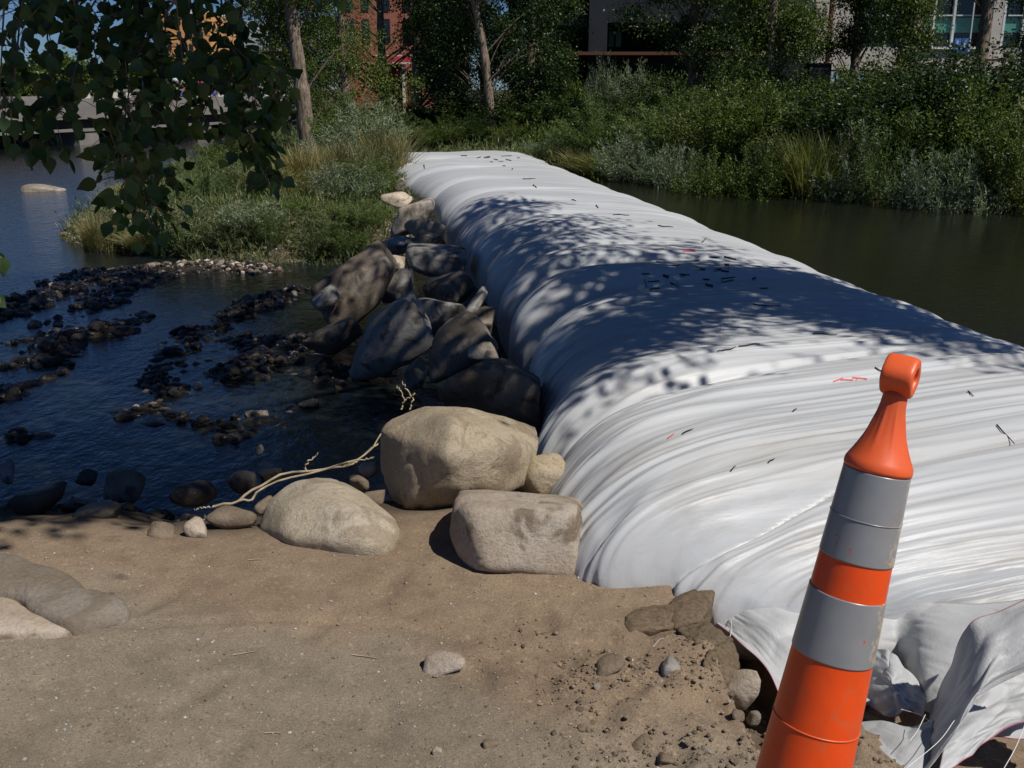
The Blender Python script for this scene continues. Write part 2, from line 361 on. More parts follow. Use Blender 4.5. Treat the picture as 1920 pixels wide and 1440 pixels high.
def hgt(x, y, detail=True):
    x = np.asarray(x, float); y = np.asarray(y, float)
    bed = -.78+.05*fbm(x*.9, y*.5, 3, 3)
    if detail: bed = bed+.03*fbm(x*5, y*5, 3, 9)
    bed = bed-.9*sm(-8, -12, x)*sm(15, 22, y)
    for q, wd, hh in BARS:
        d = np.full(np.broadcast(x, y).shape, 1e9)
        for a, b in zip(q[:-1], q[1:]): d = np.minimum(d, seg_d(x, y, a, b))
        d = d+.12*n2(x*3, y*3, 5)
        bed = np.maximum(bed, (ZR-.18)+(hh*.42-.035+.075*n2(x*2.3, y*1.5, 17)+.18+(.06*.6*fbm(x*4, y*4, 3, 2) if detail else 0))*np.exp(-(np.maximum(d, 0)/(wd*1.9))**2))
    bed = np.where(x > 2.0, np.minimum(bed, -.8), bed)
    # sand bank in front
    d = sand_edge(x)-y
    sand = .0+.02*fbm(x*.8, y*.8, 3, 21)+.03*sm(-.4, -1.6, x)*sm(3.2, 2.4, y)
    if detail:
        sand = sand+.004*fbm(x*7, y*7, 4, 33)
        rough = sm(-.25, .15, x-.35*(2.9-y))*sm(3.05, 2.75, y)*sm(2.2, 1.3, x)
        sand = sand+rough*(.026*fbm(x*8, y*8, 4, 41)+.020*np.abs(fbm(x*18, y*18, 3, 44)))
        for fx, fy, fa in FOOT:
            ca_, sa_ = math.cos(fa), math.sin(fa); u_ = ((x-fx)*ca_+(y-fy)*sa_)/.125; v_ = (-(x-fx)*sa_+(y-fy)*ca_)/.045
            q_ = u_*u_+v_*v_; sand = sand-.010*np.exp(-q_**2)+.004*np.exp(-((q_-1.6)/.5)**2)
        # foot-worn hollow edge of the grey gravel patch
        sand = sand-.012*sm(.03, .0, np.abs(y-2.78+.16*x+.1*np.sin(x*3)))*sm(.3, 0, x)
    sand = sand-.24*sm(.72, 1.05, x-.25*(3.0-y))*sm(3.9, 3.3, y)-.10*sm(1.2, 2.4, x)
    pd = np.full(np.broadcast(x, y).shape, 1e9)
    for a, b in zip(PIT[:-1], PIT[1:]): pd = np.minimum(pd, seg_d(x, y, a, b))
    sand = sand-.26*sm(.17, .05, pd+.012*n2(x*20, y*20, 2))
    k = sm(-2.1, .05, d+.05*n2(x*5, y*5, 12))
    z = bed*(1-k)+sand*k
    # opposite land
    L = poly_sd(x, y, LAND)+.25*n2(x*1.2, y*1.2, 8)
    land = -.8+.95*sm(-.3, 1.6, L)+.25*sm(1, 5, L)
    land = land-.42*sm(1.5, -.8, x)*sm(32, 22, y)*sm(.6, 2.2, L)
    land = land+sm(-6, 4, x)*1.35*sm(22, 42, y)+.04*fbm(x, y, 3, 15)
    return np.maximum(z, np.where(L > -.4, land, -9))

def axis(segs):
    out = [segs[0][0]]
    for a, b, st0, st1 in segs:
        x = a; n = 0
        while x < b-1e-6:
            f = (x-a)/(b-a); x += st0*(st1/st0)**f; out.append(min(x, b))
    return np.unique(np.array(out))
ax = axis([(-2.4, 2.6, .022, .022), (2.6, 10, .06, .12), (10, 40, .15, 2), (40, 500, 3, 60)])
ax2 = -axis([(2.4, 9, .035, .08), (9, 40, .1, 2), (40, 500, 3, 60)])[::-1]
xs = np.unique(np.concatenate([ax2, ax]))
ys = axis([(-40, -2, 8, 2), (-2, 1.6, .4, .15), (1.6, 4.4, .02, .02), (4.4, 16, .04, .07), (16, 60, .1, 1), (60, 800, 2, 80)])
GX, GY = np.meshgrid(xs, ys, indexing='ij')
GZ = hgt(GX, GY)
V = np.stack([GX, GY, GZ], -1).reshape(-1, 3)
gme = mesh('ground', V, grid_faces(len(xs), len(ys))[:, ::-1], True, M['ground'])
x, y, z = V.T
d = sand_edge(x)-y
sandw = sm(-.6, -.05, d)
L = poly_sd(x, y, LAND)
c_sand = np.array([.25, .187, .128]); c_grav = np.array([.25, .208, .157]); c_bed = np.array([.035, .03, .022]); c_land = np.array([.11, .088, .055]); c_gr = np.array([.055, .065, .025])
gw = sm(-.15, .2, -.35*x+(2.62-y)*1.0+.18*fbm(x*1.3, y*1.3, 4, 51))
cs = c_sand[None]*(1-gw[:, None])+c_grav[None]*gw[:, None]
cs = cs*(1+.12*fbm(x*2.5, y*2.5, 4, 61))[:, None]
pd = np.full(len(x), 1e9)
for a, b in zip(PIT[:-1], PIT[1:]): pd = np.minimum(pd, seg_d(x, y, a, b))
cs = cs*(1-.35*sm(.14, .08, pd))[:, None]  # trench shade put into the sand colour
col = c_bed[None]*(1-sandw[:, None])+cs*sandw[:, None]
gravel = sm(-.62, -.5, z)*(L < 0)*(1-sandw)
col = col*(1-gravel[:, None])+np.array([.07, .056, .042])[None]*gravel[:, None]
lw = sm(-.1, .5, L)[:, None]; gg = sm(.6, 2.0, L+.5*n2(x*1.5, y*1.5, 4))[:, None]
col = col*(1-lw)+(c_land[None]*1.05*(1-gg)+c_gr[None]*gg)*lw
dry = np.maximum(np.maximum(sm(-.35, -.02, z), lw[:, 0]), sm(ZR+.02, ZR+.12, z)*.6)
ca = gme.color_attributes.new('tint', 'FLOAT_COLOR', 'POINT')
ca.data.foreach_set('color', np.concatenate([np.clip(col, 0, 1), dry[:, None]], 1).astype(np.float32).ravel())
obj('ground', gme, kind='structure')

# ------------------------------------------------------------------ water
def plane_grid(name, x0, x1, y0, y1, z, mat, **kw):
    V = np.array([[x0, y0, z], [x1, y0, z], [x1, y1, z], [x0, y1, z]], float)
    return obj(name, mesh(name, V, np.array([[0, 1, 2, 3]]), False, mat), **kw)
plane_grid('river_water', -400, 1.2, 3.3, 400, ZR, M['river'], kind='structure')
pv = [(1.45, 5.4), (1.35, 8), (1.2, 11), (.8, 14), (.2, 18), (-.4, 21), (0.4, 25), (30, 25), (30, 2.8), (3.2, 3.6), (2.2, 4.4)]
obj('pond_water', mesh('pond_water', np.array([[a, b, ZP] for a, b in pv]), np.array([list(range(len(pv)))[::-1]]), False, M['pond']), kind='structure')

# ------------------------------------------------------------------ the water filled tube
#        left rail (x,y)     right rail        ztop   zbase
RAIL = [((1.75, 2.93), (3.75, 3.05), -.06, -.34),
        ((1.35, 3.05), (3.72, 3.35), .02, -.36),
        ((1.05, 3.02), (3.66, 3.60), .10, -.36),
        ((.70, 3.06), (3.60, 3.95), .19, -.36),
        ((.46, 3.15), (3.52, 4.40), .28, -.38),
        ((.28, 3.34), (3.45, 4.85), .31, -.45),
        ((.22, 3.85), (3.38, 5.25), .32, -.62),
        ((.21, 4.50), (3.32, 5.70), .31, -.75),
        ((.23, 5.40), (3.22, 6.30), .29, -.80),
        ((.20, 6.90), (3.08, 7.50), .28, -.82),
        ((.02, 8.90), (2.92, 9.20), .27, -.82),
        ((-.28, 11.1), (2.62, 11.4), .26, -.82),
        ((-.68, 13.4), (2.30, 13.8), .25, -.80),
        ((-1.10, 15.8), (1.90, 16.4), .24, -.75),
        ((-1.72, 18.0), (1.45, 19.2), .25, -.62),
        ((-2.25, 19.8), (.95, 21.8), .27, -.40),
        ((-2.62, 21.2), (.50, 23.8), .27, -.15),
        ((-2.85, 22.2), (.05, 25.2), .24, .0),
        ((-2.75, 23.1), (-.5, 26.1), .08, .0)]
nR = len(RAIL)
RL = np.array([r[0] for r in RAIL]); RR = np.array([r[1] for r in RAIL]); RZ = np.array([[r[2], r[3], 0] for r in RAIL])
cl = (RL+RR)/2; seg = np.linalg.norm(np.diff((RL*.7+RR*.3), axis=0), axis=1); arc = np.concatenate([[0], np.cumsum(seg)])
# sample positions along the length, denser near the camera
svals = axis([(0, 4.5, .0075, .0075), (4.5, 12, .010, .022), (12, float(arc[-1]), .022, .045)])
tt = np.interp(svals, arc, np.arange(nR))
def cr(P, t):
    P = np.asarray(P, float); Q = np.vstack([2*P[0]-P[1], P, 2*P[-1]-P[-2]])
    t = np.clip(t, 0, len(P)-1-1e-6); i = t.astype(int); f = (t-i)[:, None]
    a, b, c, d = Q[i], Q[i+1], Q[i+2], Q[i+3]
    return .5*((2*b)+(-a+c)*f+(2*a-5*b+4*c-d)*f**2+(-a+3*b-3*c+d)*f**3)
Lp = cr(RL, tt); Rp = cr(RR, tt); Zp = cr(RZ, tt)
nphi = 170
ph = np.concatenate([np.linspace(-40, 240, nphi-14, endpoint=False), np.linspace(240, 320, 14, endpoint=False)])*math.pi/180
ns = len(svals)
Sg, Pg = np.meshgrid(svals, ph, indexing='ij')
ex = 2/(2.45+.9*sm(7, 3, Sg))
u = np.sign(np.cos(Pg))*np.abs(np.cos(Pg))**ex; v = np.sign(np.sin(Pg))*np.abs(np.sin(Pg))**(2/2.25)
C = (Lp+Rp)/2; H = (Rp-Lp)/2
mid = ((Zp[:, 0]+Zp[:, 1])/2)[:, None]; hb = ((Zp[:, 0]-Zp[:, 1])/2)[:, None]
X = C[:, 0:1]+H[:, 0:1]*u; Y = C[:, 1:2]+H[:, 1:2]*u; Z = mid+hb*v
left = sm(0.35, -.85, np.cos(Pg)); side = np.abs(np.cos(Pg))**1.5
CREASE = [(.46, 3.15), (.22, 4.45), (.15, 7.1), (.03, 8.25), (-.03, 9.1), (-.2, 10.3), (-.4, 11.6), (-.62, 13.0), (-.9, 14.5), (-1.2, 16.3), (-1.6, 18.3), (-2.0, 20.3), (-2.4, 22.2)]
disp = np.zeros_like(X)
fade = np.minimum(1, np.minimum(svals, svals[-1]-svals)/.4)[:, None]
cs_list = []
for i, (cx, cy) in enumerate(CREASE):
    j = np.argmin((Lp[:, 0]-cx)**2+(Lp[:, 1]-cy)**2); cs_list.append(svals[j])
for i, s0 in enumerate(cs_list):
    dd = Sg-(s0+.10*n2(Pg*1.3, Pg*0+i, 7)+.12*(1-left))
    amp = [.10, .16, .15, .10, .09, .11, .10, .10, .10, .09, .08, .07, .06][i]
    cw = .055 if i == 0 else .07
    disp -= amp*(1.3 if i == 0 else 1)*np.exp(-np.abs(dd)/cw)*(np.maximum(left, .35) if i == 0 else left)*fade
    disp += .35*amp*np.exp(-((dd-.28)/.2)**2)*left*fade
for s0, s1 in zip(cs_list[:-1], cs_list[1:]):
    wob = .10*n2(Pg*1.3, Pg*0+s0, 7)+.12*(1-left)
    f_ = np.clip((Sg-wob-s0)/(s1-s0), 0, 1); disp += .17*np.sqrt(4*f_*(1-f_))*left**1.8*fade*(1 if s0 > cs_list[1] else .6)
sw = Sg+.05*n2(Pg*1.2, Sg*.5, 1)
sw = sw+1.7*(1-np.exp(-sw/1.1))                    # rings wander a little, and crowd where the end is gathered
def rid(x): return 1-np.abs(x)*2
near = sm(9, 2, Sg)
f1 = n2(sw*3.2, Pg*.9, 11); f2 = n2(sw*7.5, Pg*1.3, 12); f3 = n2(sw*16, Pg*1.8, 13); f4 = n2(sw*31, Pg*2.3, 14)
env = .35+.65*sm(-.3, .5, n2(sw*1.1, Pg*1.1, 19))
disp += .024*f1*(.5+.8*side)+.016*(rid(f2)*.8)*env+.0115*rid(f3)*(.5+.5*near)*env+.0056*f4*(.3+.7*near)+.006*rid(n2(Sg*5+Pg*1.7, Pg*2.2-Sg*.8, 61))*near*(.4+side)
disp += .0085*np.exp(-np.abs(n2(sw*5.5, Pg*.55, 71))/.09)*(.45+.55*near)*sm(-.5, .4, n2(sw*2, Pg*1.2, 72))
disp -= .0075*np.exp(-np.abs(n2(sw*8.5, Pg*.6, 73))/.10)*(.35+.65*near)*sm(-.4, .5, n2(sw*2.4, Pg*1.1, 74))
# a few long sharp ridges running right over the top
for k in range(26):
    s0 = RG.uniform(.3, 20)
    dd = Sg-(s0+.10*n2(Pg*.9, Pg*0+k, 23)); wdt = .018+.02*RG.random()
    wgt = sm(.0, .6, n2(Pg*.8, Pg*0+k*3.3, 29)+.35)
    disp += .012*np.exp(-(dd/wdt)**2)*wgt
disp *= fade*sm(-1.2, -.5, np.sin(Pg))
nx = np.cos(Pg)*.9; nz = np.sin(Pg)
Hn = H/np.linalg.norm(H, axis=1)[:, None]
X += disp*nx*Hn[:, 0:1]; Y += disp*nx*Hn[:, 1:2]; Z += disp*nz
V = np.stack([X, Y, Z], -1).reshape(-1, 3)
F = grid_faces(ns, nphi, True)
capA = np.arange(nphi)[None, :]; capB = ((ns-1)*nphi+np.arange(nphi))[None, ::-1]
tube_root = empty('water_filled_tube', (1.6, 8, -.8), 'long white fabric tube bulging with water between the stream and the dark pond', 'cofferdam')
tme = mesh('tube_body', V-np.array([1.6, 8, -.8]), [F, capA, capB], True, M['fabric'])
a = tme.attributes.new('suv', 'FLOAT_VECTOR', 'POINT')
a.data.foreach_set('vector', np.stack([Sg, Pg, 0*Sg], -1).astype(np.float32).ravel())
mud = sm(-.1, -.75, np.sin(Pg))*.5+sm(.25, -.25, np.sin(Pg))*.3*(np.cos(Pg) < 0)
a = tme.attributes.new('mud', 'FLOAT', 'POINT'); a.data.foreach_set('value', mud.astype(np.float32).ravel())
obj('tube_body', tme, tube_root)
tbvh = BVHTree.FromPolygons([tuple(q) for q in V[::1]], [tuple(int(i) for i in f) for f in F], all_triangles=False)
O = Vector((0, 0, CAMZ))
def on_tube(px, py):
    h = tbvh.ray_cast(O, Vector(ray(px, py)).normalized())
    return (np.array(h[0]), np.array(h[1])) if h[0] is not None else (None, None)
TB = np.array([1.6, 8, -.8])
# printed block marks, three broken rows (too worn and creased to read), as thin ink on the cloth
def stroke(px0, py0, px1, py1, wpx):
    """quad strip lying on the cloth"""
    n = 5; P = []
    for k in range(n):
        f = k/(n-1); x = px0+(px1-px0)*f; y = py0+(py1-py0)*f
        a, na = on_tube(x, y-wpx/2); b, nb = on_tube(x, y+wpx/2)
        if a is None or b is None: return None
        P += [a+na*.003*np.sign(na[2]), b+nb*.003*np.sign(nb[2])]
    return np.array(P), grid_faces(n, 2)
def strokes(name, lst, mat):
    q = [s for s in (stroke(*l) for l in lst) if s is not None]
    V, Fs = merge(q); return obj(name, mesh(name, V-TB, Fs, False, mat), tube_root)
P1 = [(1203, 514, 1218, 514, 2.5), (1208, 525, 1213, 538, 3), (1214, 529, 1236, 527, 2), (1218, 543, 1237, 541, 2.5), (1243, 517, 1254, 520, 5), (1250, 528, 1253, 515, 2), (1256, 530, 1272, 537, 2.5), (1270, 528, 1273, 541, 3),
      (1274, 514, 1290, 516, 2), (1276, 518, 1293, 515, 2.2), (1304, 502, 1306, 514, 2.5), (1306, 503, 1322, 506, 4), (1318, 524, 1330, 525, 3), (1322, 534, 1337, 537, 4.5), (1338, 508, 1352, 505, 4.5), (1358, 497, 1367, 497, 4), (1352, 508, 1366, 510, 3), (1365, 499, 1367, 509, 2.5),
      (1353, 523, 1379, 520, 2.2), (1353, 530, 1376, 525, 2), (1352, 522, 1355, 530, 2.5), (1330, 482, 1345, 484, 2.5), (1358, 482, 1380, 487, 3.5), (1230, 491, 1242, 492, 2), (1410, 524, 1417, 521, 3.5), (1300, 490, 1312, 488, 2), (1262, 499, 1275, 497, 2), (1425, 541, 1440, 541, 2)]
strokes('printed_marking', P1, M['ink'])['kind'] = 'stuff'
P2 = [(864, 292, 876, 292, 1.5), (893, 297, 902, 294, 1.5), (907, 296, 919, 294, 3), (924, 298, 934, 300, 1.5), (935, 303, 944, 303, 1.6), (940, 293, 960, 292, 1.2), (948, 299, 959, 301, 1.5), (918, 303, 924, 304, 1.5), (942, 311, 948, 311, 1.4), (969, 296, 975, 296, 1.2)]
strokes('printed_marking', P2, M['ink'])['kind'] = 'stuff'
strokes('red_marking', [(1562, 716, 1580, 709, 2.4), (1575, 712, 1600, 713, 2.4), (1598, 708, 1626, 711, 2.4), (1604, 714, 1612, 708, 2), (1252, 823, 1264, 814, 2.5), (1280, 471, 1304, 471, 2.5)], M['red_mark'])

# ------------------------------------------------------------------ rocks
def ico(sub):
    import bmesh
    bm = bmesh.new(); bmesh.ops.create_icosphere(bm, subdivisions=sub, radius=1)
    V = np.array([v.co[:] for v in bm.verts]); F = np.array([[v.index for v in f.verts] for f in bm.faces]); bm.free()
    return V, F
ICO = {k: ico(k) for k in (1, 2, 3, 4, 5)}
def rock_arrays(seed, sub=4, nplanes=12, sharp=9, rough=.05, planes=None):
    rg = np.random.default_rng(seed); D, F = ICO[sub]
    n = rg.normal(size=(nplanes, 3)); n /= np.linalg.norm(n, axis=1)[:, None]
    h = rg.uniform(.6, 1.0, nplanes)
    if planes is not None:
        pn = np.array([p[:3] for p in planes], float); pn /= np.linalg.norm(pn, axis=1)[:, None]
        n = np.vstack([pn, n]); h = np.concatenate([[p[3] for p in planes], np.maximum(h, .95)])
    n = np.vstack([n, np.eye(3), -np.eye(3)]); h = np.concatenate([h, np.full(6, 1.02)])
    q = np.maximum(D@n.T, 0)/h[None]; sharp = sharp*1.25 if sub > 3 else sharp
    r = (q**sharp).sum(1)**(-1/sharp)
    V = D*r[:, None]
    V = V*(1+rough*fbm3(V*1.7, 5, seed % 50)+(.010*fbm3(V*7, 4, seed % 37)-.010*np.exp(-(np.abs(n3(V*2.2, seed % 29))/.03)**2) if sub > 3 else 0))[:, None]
    return V, F
def rock(name, px, py, wpx, hpx, Y, mat, label, seed, tilt=0, depth=.8, group=None, sub=4, sharp=12, rough=.05, planes=None, category='boulder', nplanes=9, yaw=0):
    """a stone centred at the given sight line and distance; tilt rolls it in degrees"""
    c = WY(px, py, Y); dist = c[1]*CT-(c[2]-CAMZ)*ST; k = dist/1900
    V, F = rock_arrays(seed, sub, nplanes, sharp, rough, planes)
    a, b = wpx*k/2, hpx*k/2; V = V/np.array([np.abs(V[:, 0]).max(), np.abs(V[:, 1]).max(), np.abs(V[:, 2]).max()])
    V = V*np.array([a, (a+b)/2*2*depth/1.0*.6, b])
    t = R(tilt); Rm = np.array([[math.cos(t), 0, math.sin(t)], [0, 1, 0], [-math.sin(t), 0, math.cos(t)]])
    V = V@Rm.T
    y_ = R(yaw); Rz = np.array([[math.cos(y_), -math.sin(y_), 0], [math.sin(y_), math.cos(y_), 0], [0, 0, 1]]); V = V@Rz.T
    o = obj(name, mesh(name, V, F, True, mat), loc=c); tag(o, label, category, group); return o

def hull_rock(name, pts, mat, label, seed, sharp=34, rough=.03, sub=5, fine=.012, category='boulder', lift=0):
    """a stone whose corners are given as sight line and distance"""
    import bmesh
    P = np.array([WY(*q) for q in pts]); c = P.mean(0); Q = P-c
    bm = bmesh.new(); [bm.verts.new(q) for q in Q]; bmesh.ops.convex_hull(bm, input=bm.verts); bm.normal_update()
    n = []; h = []
    for f in bm.faces:
        nn = np.array(f.normal); hh = float(nn@np.array(f.calc_center_median()))
        if hh < 0: nn, hh = -nn, -hh
        n.append(nn); h.append(max(hh, .01))
    bm.free(); n = np.array(n); h = np.array(h); D, F = ICO[sub]
    q = np.maximum(D@n.T, 0)/h[None]; r_ = (q**sharp).sum(1)**(-1/sharp); V = D*r_[:, None]*1.03; s_ = np.abs(Q).max()
    W_ = V/s_
    V = V*(1+rough*fbm3(W_*2.1, 4, seed % 40)+fine*fbm3(W_*9, 4, seed % 33)-.035*np.exp(-(np.abs(n3(W_*2.6, seed % 29))/.035)**2))[:, None]
    o = obj(name, mesh(name, V, F, True, mat), loc=c+np.array([0, 0, lift])); return tag(o, label, category)
B = 'boulder'
# the three large lit stones at the edge of the sand, and what lies about them
hull_rock(B, [(735, 790, 4.3), (795, 766, 4.35), (885, 767, 4.3), (935, 785, 4.3), (1000, 802, 4.35), (1007, 832, 4.2), (985, 905, 4.1), (935, 927, 3.95), (805, 962, 3.95), (768, 972, 4.0), (735, 930, 4.1), (714, 870, 4.2), (716, 805, 4.25),
 (850, 782, 3.96), (838, 850, 3.80), (835, 925, 3.86), (745, 820, 4.08), (765, 945, 3.93), (950, 835, 3.98), (760, 800, 4.75), (960, 820, 4.75), (900, 950, 4.6), (760, 950, 4.5)], M['tan_rock'], 'largest tan boulder, angular, perched highest beside the white tube', 3, sharp=60, fine=.016)
hull_rock(B, [(848, 938, 3.5), (868, 917, 3.6), (960, 921, 3.6), (1082, 936, 3.55), (1100, 975, 3.5), (1095, 1090, 3.35), (885, 1075, 3.3), (845, 1010, 3.4), (841, 960, 3.45), (875, 955, 3.34), (1072, 958, 3.34), (1085, 1085, 3.26), (905, 1068, 3.24),
 (870, 930, 3.9), (1080, 940, 3.9), (1080, 1060, 3.8), (860, 1040, 3.8)], M['pink_rock'], 'blocky pinkish boulder touching the tube in front of the largest tan boulder', 9, sharp=26, rough=.04)
hull_rock(B, [(478, 990, 3.75), (500, 935, 3.85), (560, 897, 3.95), (625, 893, 3.95), (690, 925, 3.85), (738, 962, 3.75), (758, 1000, 3.6), (745, 1027, 3.45), (690, 1035, 3.4), (600, 1012, 3.45), (535, 1010, 3.5), (600, 925, 3.68), (665, 955, 3.52), (535, 950, 3.64),
 (540, 960, 4.3), (700, 980, 4.1), (600, 1090, 3.5), (700, 1090, 3.45), (520, 1070, 3.7)], M['tan_rock2'], 'rounded pale tan boulder half sunk in the sand left of the largest boulder', 14, sharp=22, rough=.035)
rock(B, 1015, 900, 105, 120, 4.15, M['tan_rock'], 'tan boulder wedged between the largest boulder and the tube', 22, tilt=25, depth=.7, sharp=14, rough=.03)
# shaded group against the tube
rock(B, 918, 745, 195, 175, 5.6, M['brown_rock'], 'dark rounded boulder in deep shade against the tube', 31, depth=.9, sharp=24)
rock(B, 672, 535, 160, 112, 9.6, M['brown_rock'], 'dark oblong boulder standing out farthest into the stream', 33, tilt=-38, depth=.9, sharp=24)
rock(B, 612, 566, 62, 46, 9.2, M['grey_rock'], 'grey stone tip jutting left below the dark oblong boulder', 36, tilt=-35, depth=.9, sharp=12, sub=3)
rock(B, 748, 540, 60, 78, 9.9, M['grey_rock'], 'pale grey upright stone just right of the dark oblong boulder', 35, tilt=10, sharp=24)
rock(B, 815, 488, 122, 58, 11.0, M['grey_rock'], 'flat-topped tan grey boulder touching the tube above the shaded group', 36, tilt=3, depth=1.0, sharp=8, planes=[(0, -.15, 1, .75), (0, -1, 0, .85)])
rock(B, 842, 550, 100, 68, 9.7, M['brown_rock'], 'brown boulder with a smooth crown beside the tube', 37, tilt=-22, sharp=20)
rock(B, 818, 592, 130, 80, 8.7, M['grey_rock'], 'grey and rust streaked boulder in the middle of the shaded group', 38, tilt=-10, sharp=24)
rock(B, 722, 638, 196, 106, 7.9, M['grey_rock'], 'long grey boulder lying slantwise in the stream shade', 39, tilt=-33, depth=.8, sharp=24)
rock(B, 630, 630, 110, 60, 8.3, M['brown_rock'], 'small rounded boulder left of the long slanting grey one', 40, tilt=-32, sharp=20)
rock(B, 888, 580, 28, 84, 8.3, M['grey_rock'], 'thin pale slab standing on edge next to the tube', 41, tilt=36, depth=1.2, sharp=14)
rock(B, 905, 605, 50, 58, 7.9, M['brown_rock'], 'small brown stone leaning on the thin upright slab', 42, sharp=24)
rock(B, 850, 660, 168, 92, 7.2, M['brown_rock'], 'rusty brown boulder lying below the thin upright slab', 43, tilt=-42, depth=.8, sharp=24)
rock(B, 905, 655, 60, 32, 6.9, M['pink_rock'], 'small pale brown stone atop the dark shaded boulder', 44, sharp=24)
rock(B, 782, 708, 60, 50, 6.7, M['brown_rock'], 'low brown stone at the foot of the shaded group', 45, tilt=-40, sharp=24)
# farther stones along the tube
rock(B, 772, 410, 98, 56, 13.2, M['pink_rock'], 'large smooth tan boulder by the tube where the bushes end', 46, tilt=-14, sharp=13)
rock(B, 795, 428, 80, 44, 12.6, M['tan_rock'], 'mottled tan boulder leaning on the smooth one by the bushes', 47, tilt=18, sharp=11)
rock(B, 748, 376, 66, 32, 14.8, M['pink_rock'], 'pale flaky stone half hidden by grass beside the tube', 48, tilt=-8, sharp=13)
rock(B, 748, 346, 24, 26, 17.0, M['pink_rock'], 'small squarish tan stone farthest along the tube', 49, sharp=13)
rock(B, 744, 462, 84, 36, 11.9, M['grey_rock'], 'flat grey stone behind the flat-topped boulder', 50, tilt=-14, sharp=13)
rock(B, 800, 450, 60, 26, 11.9, M['brown_rock'], 'dark grey stone wedged against the tube below two tan boulders', 51, sharp=13)
rock(B, 742, 492, 36, 30, 10.9, M['pink_rock'], 'small pale stone between the dark oblong and flat-topped boulders', 52, sharp=13)
rock(B, 82, 357, 84, 24, 23.4, M['cobble'], 'lone pale boulder out in the open river', 53, tilt=-2, sharp=13)
# stones round the edge of the sand
E = [(430, 968, 100, 44, 3.78, 'dirty_rock', 'low tan stone at the left foot of the pale half-sunk boulder'),
     (366, 990, 46, 38, 3.62, 'pink_rock', 'small white and brown stone second left of the pale half-sunk boulder'),
     (306, 997, 58, 38, 3.62, 'dirty_rock', 'small orange brown stone at the left end of the row on the sand'),
     (497, 950, 36, 34, 3.85, 'dirty_rock', 'tan cobble touching the top left of the pale half-sunk boulder'),
     (238, 905, 78, 62, 4.5, 'brown_rock', 'shaded round stone at the near edge of the stream'),
     (690, 880, 36, 34, 4.4, 'pink_rock', 'small pale cobble at the left side of the largest boulder'),
     (676, 905, 40, 30, 4.2, 'dirty_rock', 'brown cobble under the roots left of the largest boulder'),
     (705, 935, 44, 36, 4.0, 'dirty_rock', 'reddish stone between the largest and the half-sunk boulders'),
     (360, 925, 80, 60, 4.2, 'wet_rock', 'wet dark mossy stone behind the row on the sand'),
     (455, 905, 54, 52, 4.4, 'wet_rock', 'grey wet stone standing by the near bank under the roots'),
     (505, 893, 56, 40, 4.6, 'wet_rock', 'brownish wet stone just above the roots'),
     (8, 885, 34, 44, 4.5, 'grey_rock', 'pale shaded stone at the left edge of the photo'),
     (160, 895, 44, 34, 4.7, 'wet_rock', 'small wet stone left of the shaded round stone'),
     (488, 843, 15, 22, 5.0, 'cobble', 'tiny bright pointed stone alone in the dark stream'),
     (650, 745, 26, 16, 6.6, 'cobble', 'pale cobble in the dark water left of the shaded boulder'),
     (75, 940, 100, 60, 4.0, 'wet_rock', 'broad dark stone in the shade above the left sand'),
     (180, 965, 90, 40, 3.85, 'wet_rock', 'flat dark stone at the shaded edge of the left sand')]
for i, (a, b, c, d_, e, m_, lb) in enumerate(E):
    rock('stone', a, b, c, d_, e, M[m_], lb, 100+i, tilt=random.uniform(-15, 15), sub=3, sharp=9, category='stone')
# slab and stones bedded in the sand
M['pale_rock'] = rock_mat('pale_dusty_rock', (.33, .275, .21), (.27, .215, .155), (.42, .37, .31), .6, (.22, .17, .12), .5)
def flat_slab(poly, mat, label, seed, up=.02):
    """flat stone bedded flush in the sand: outline follows the picture, top just proud of the sand"""
    import bmesh
    P = np.array([WZ(a, b, .03)[:2] for a, b in poly]); n = 96; Q = spline(np.vstack([P, P[:1]]), n+1)[:-1]; c = Q.mean(0); V = []
    rings = [(.0, 1.25), (.3, 1.2), (.55, 1.1), (.75, 1.0), (.9, .86), (.965, .62), (.995, .1), (1.0, -.8), (1.0, -3)]
    for f_, hz in rings:
        q = c+(Q-c)*max(f_, .01); z_ = hgt(q[:, 0], q[:, 1], False)
        V.append(np.c_[q, z_+up*hz+.006*fbm(q[:, 0]*6, q[:, 1]*6, 4, seed)+.012*(n2(q[:, 0]*2, q[:, 1]*2, seed))])
    V = np.concatenate(V); cc = V.mean(0)
    F = [grid_faces(len(rings), n, True), np.arange(n)[None, ::-1]]
    o = obj('stone', mesh('stone', V-cc, F, True, M[mat]), loc=cc); return tag(o, label, 'stone')
flat_slab([(-260, 1010), (0, 1038), (60, 1055), (130, 1075), (180, 1110), (232, 1118), (240, 1140), (190, 1160), (130, 1178), (60, 1150), (0, 1120), (-300, 1100)], 'pale_rock', 'broad flat slab coated with sand at the left edge', 5, .05)
flat_slab([(-150, 1130), (0, 1118), (60, 1140), (110, 1165), (130, 1180), (0, 1190), (-150, 1200)], 'pink_rock', 'smaller pinkish flat stone in front of the sandy slab', 7, .03)
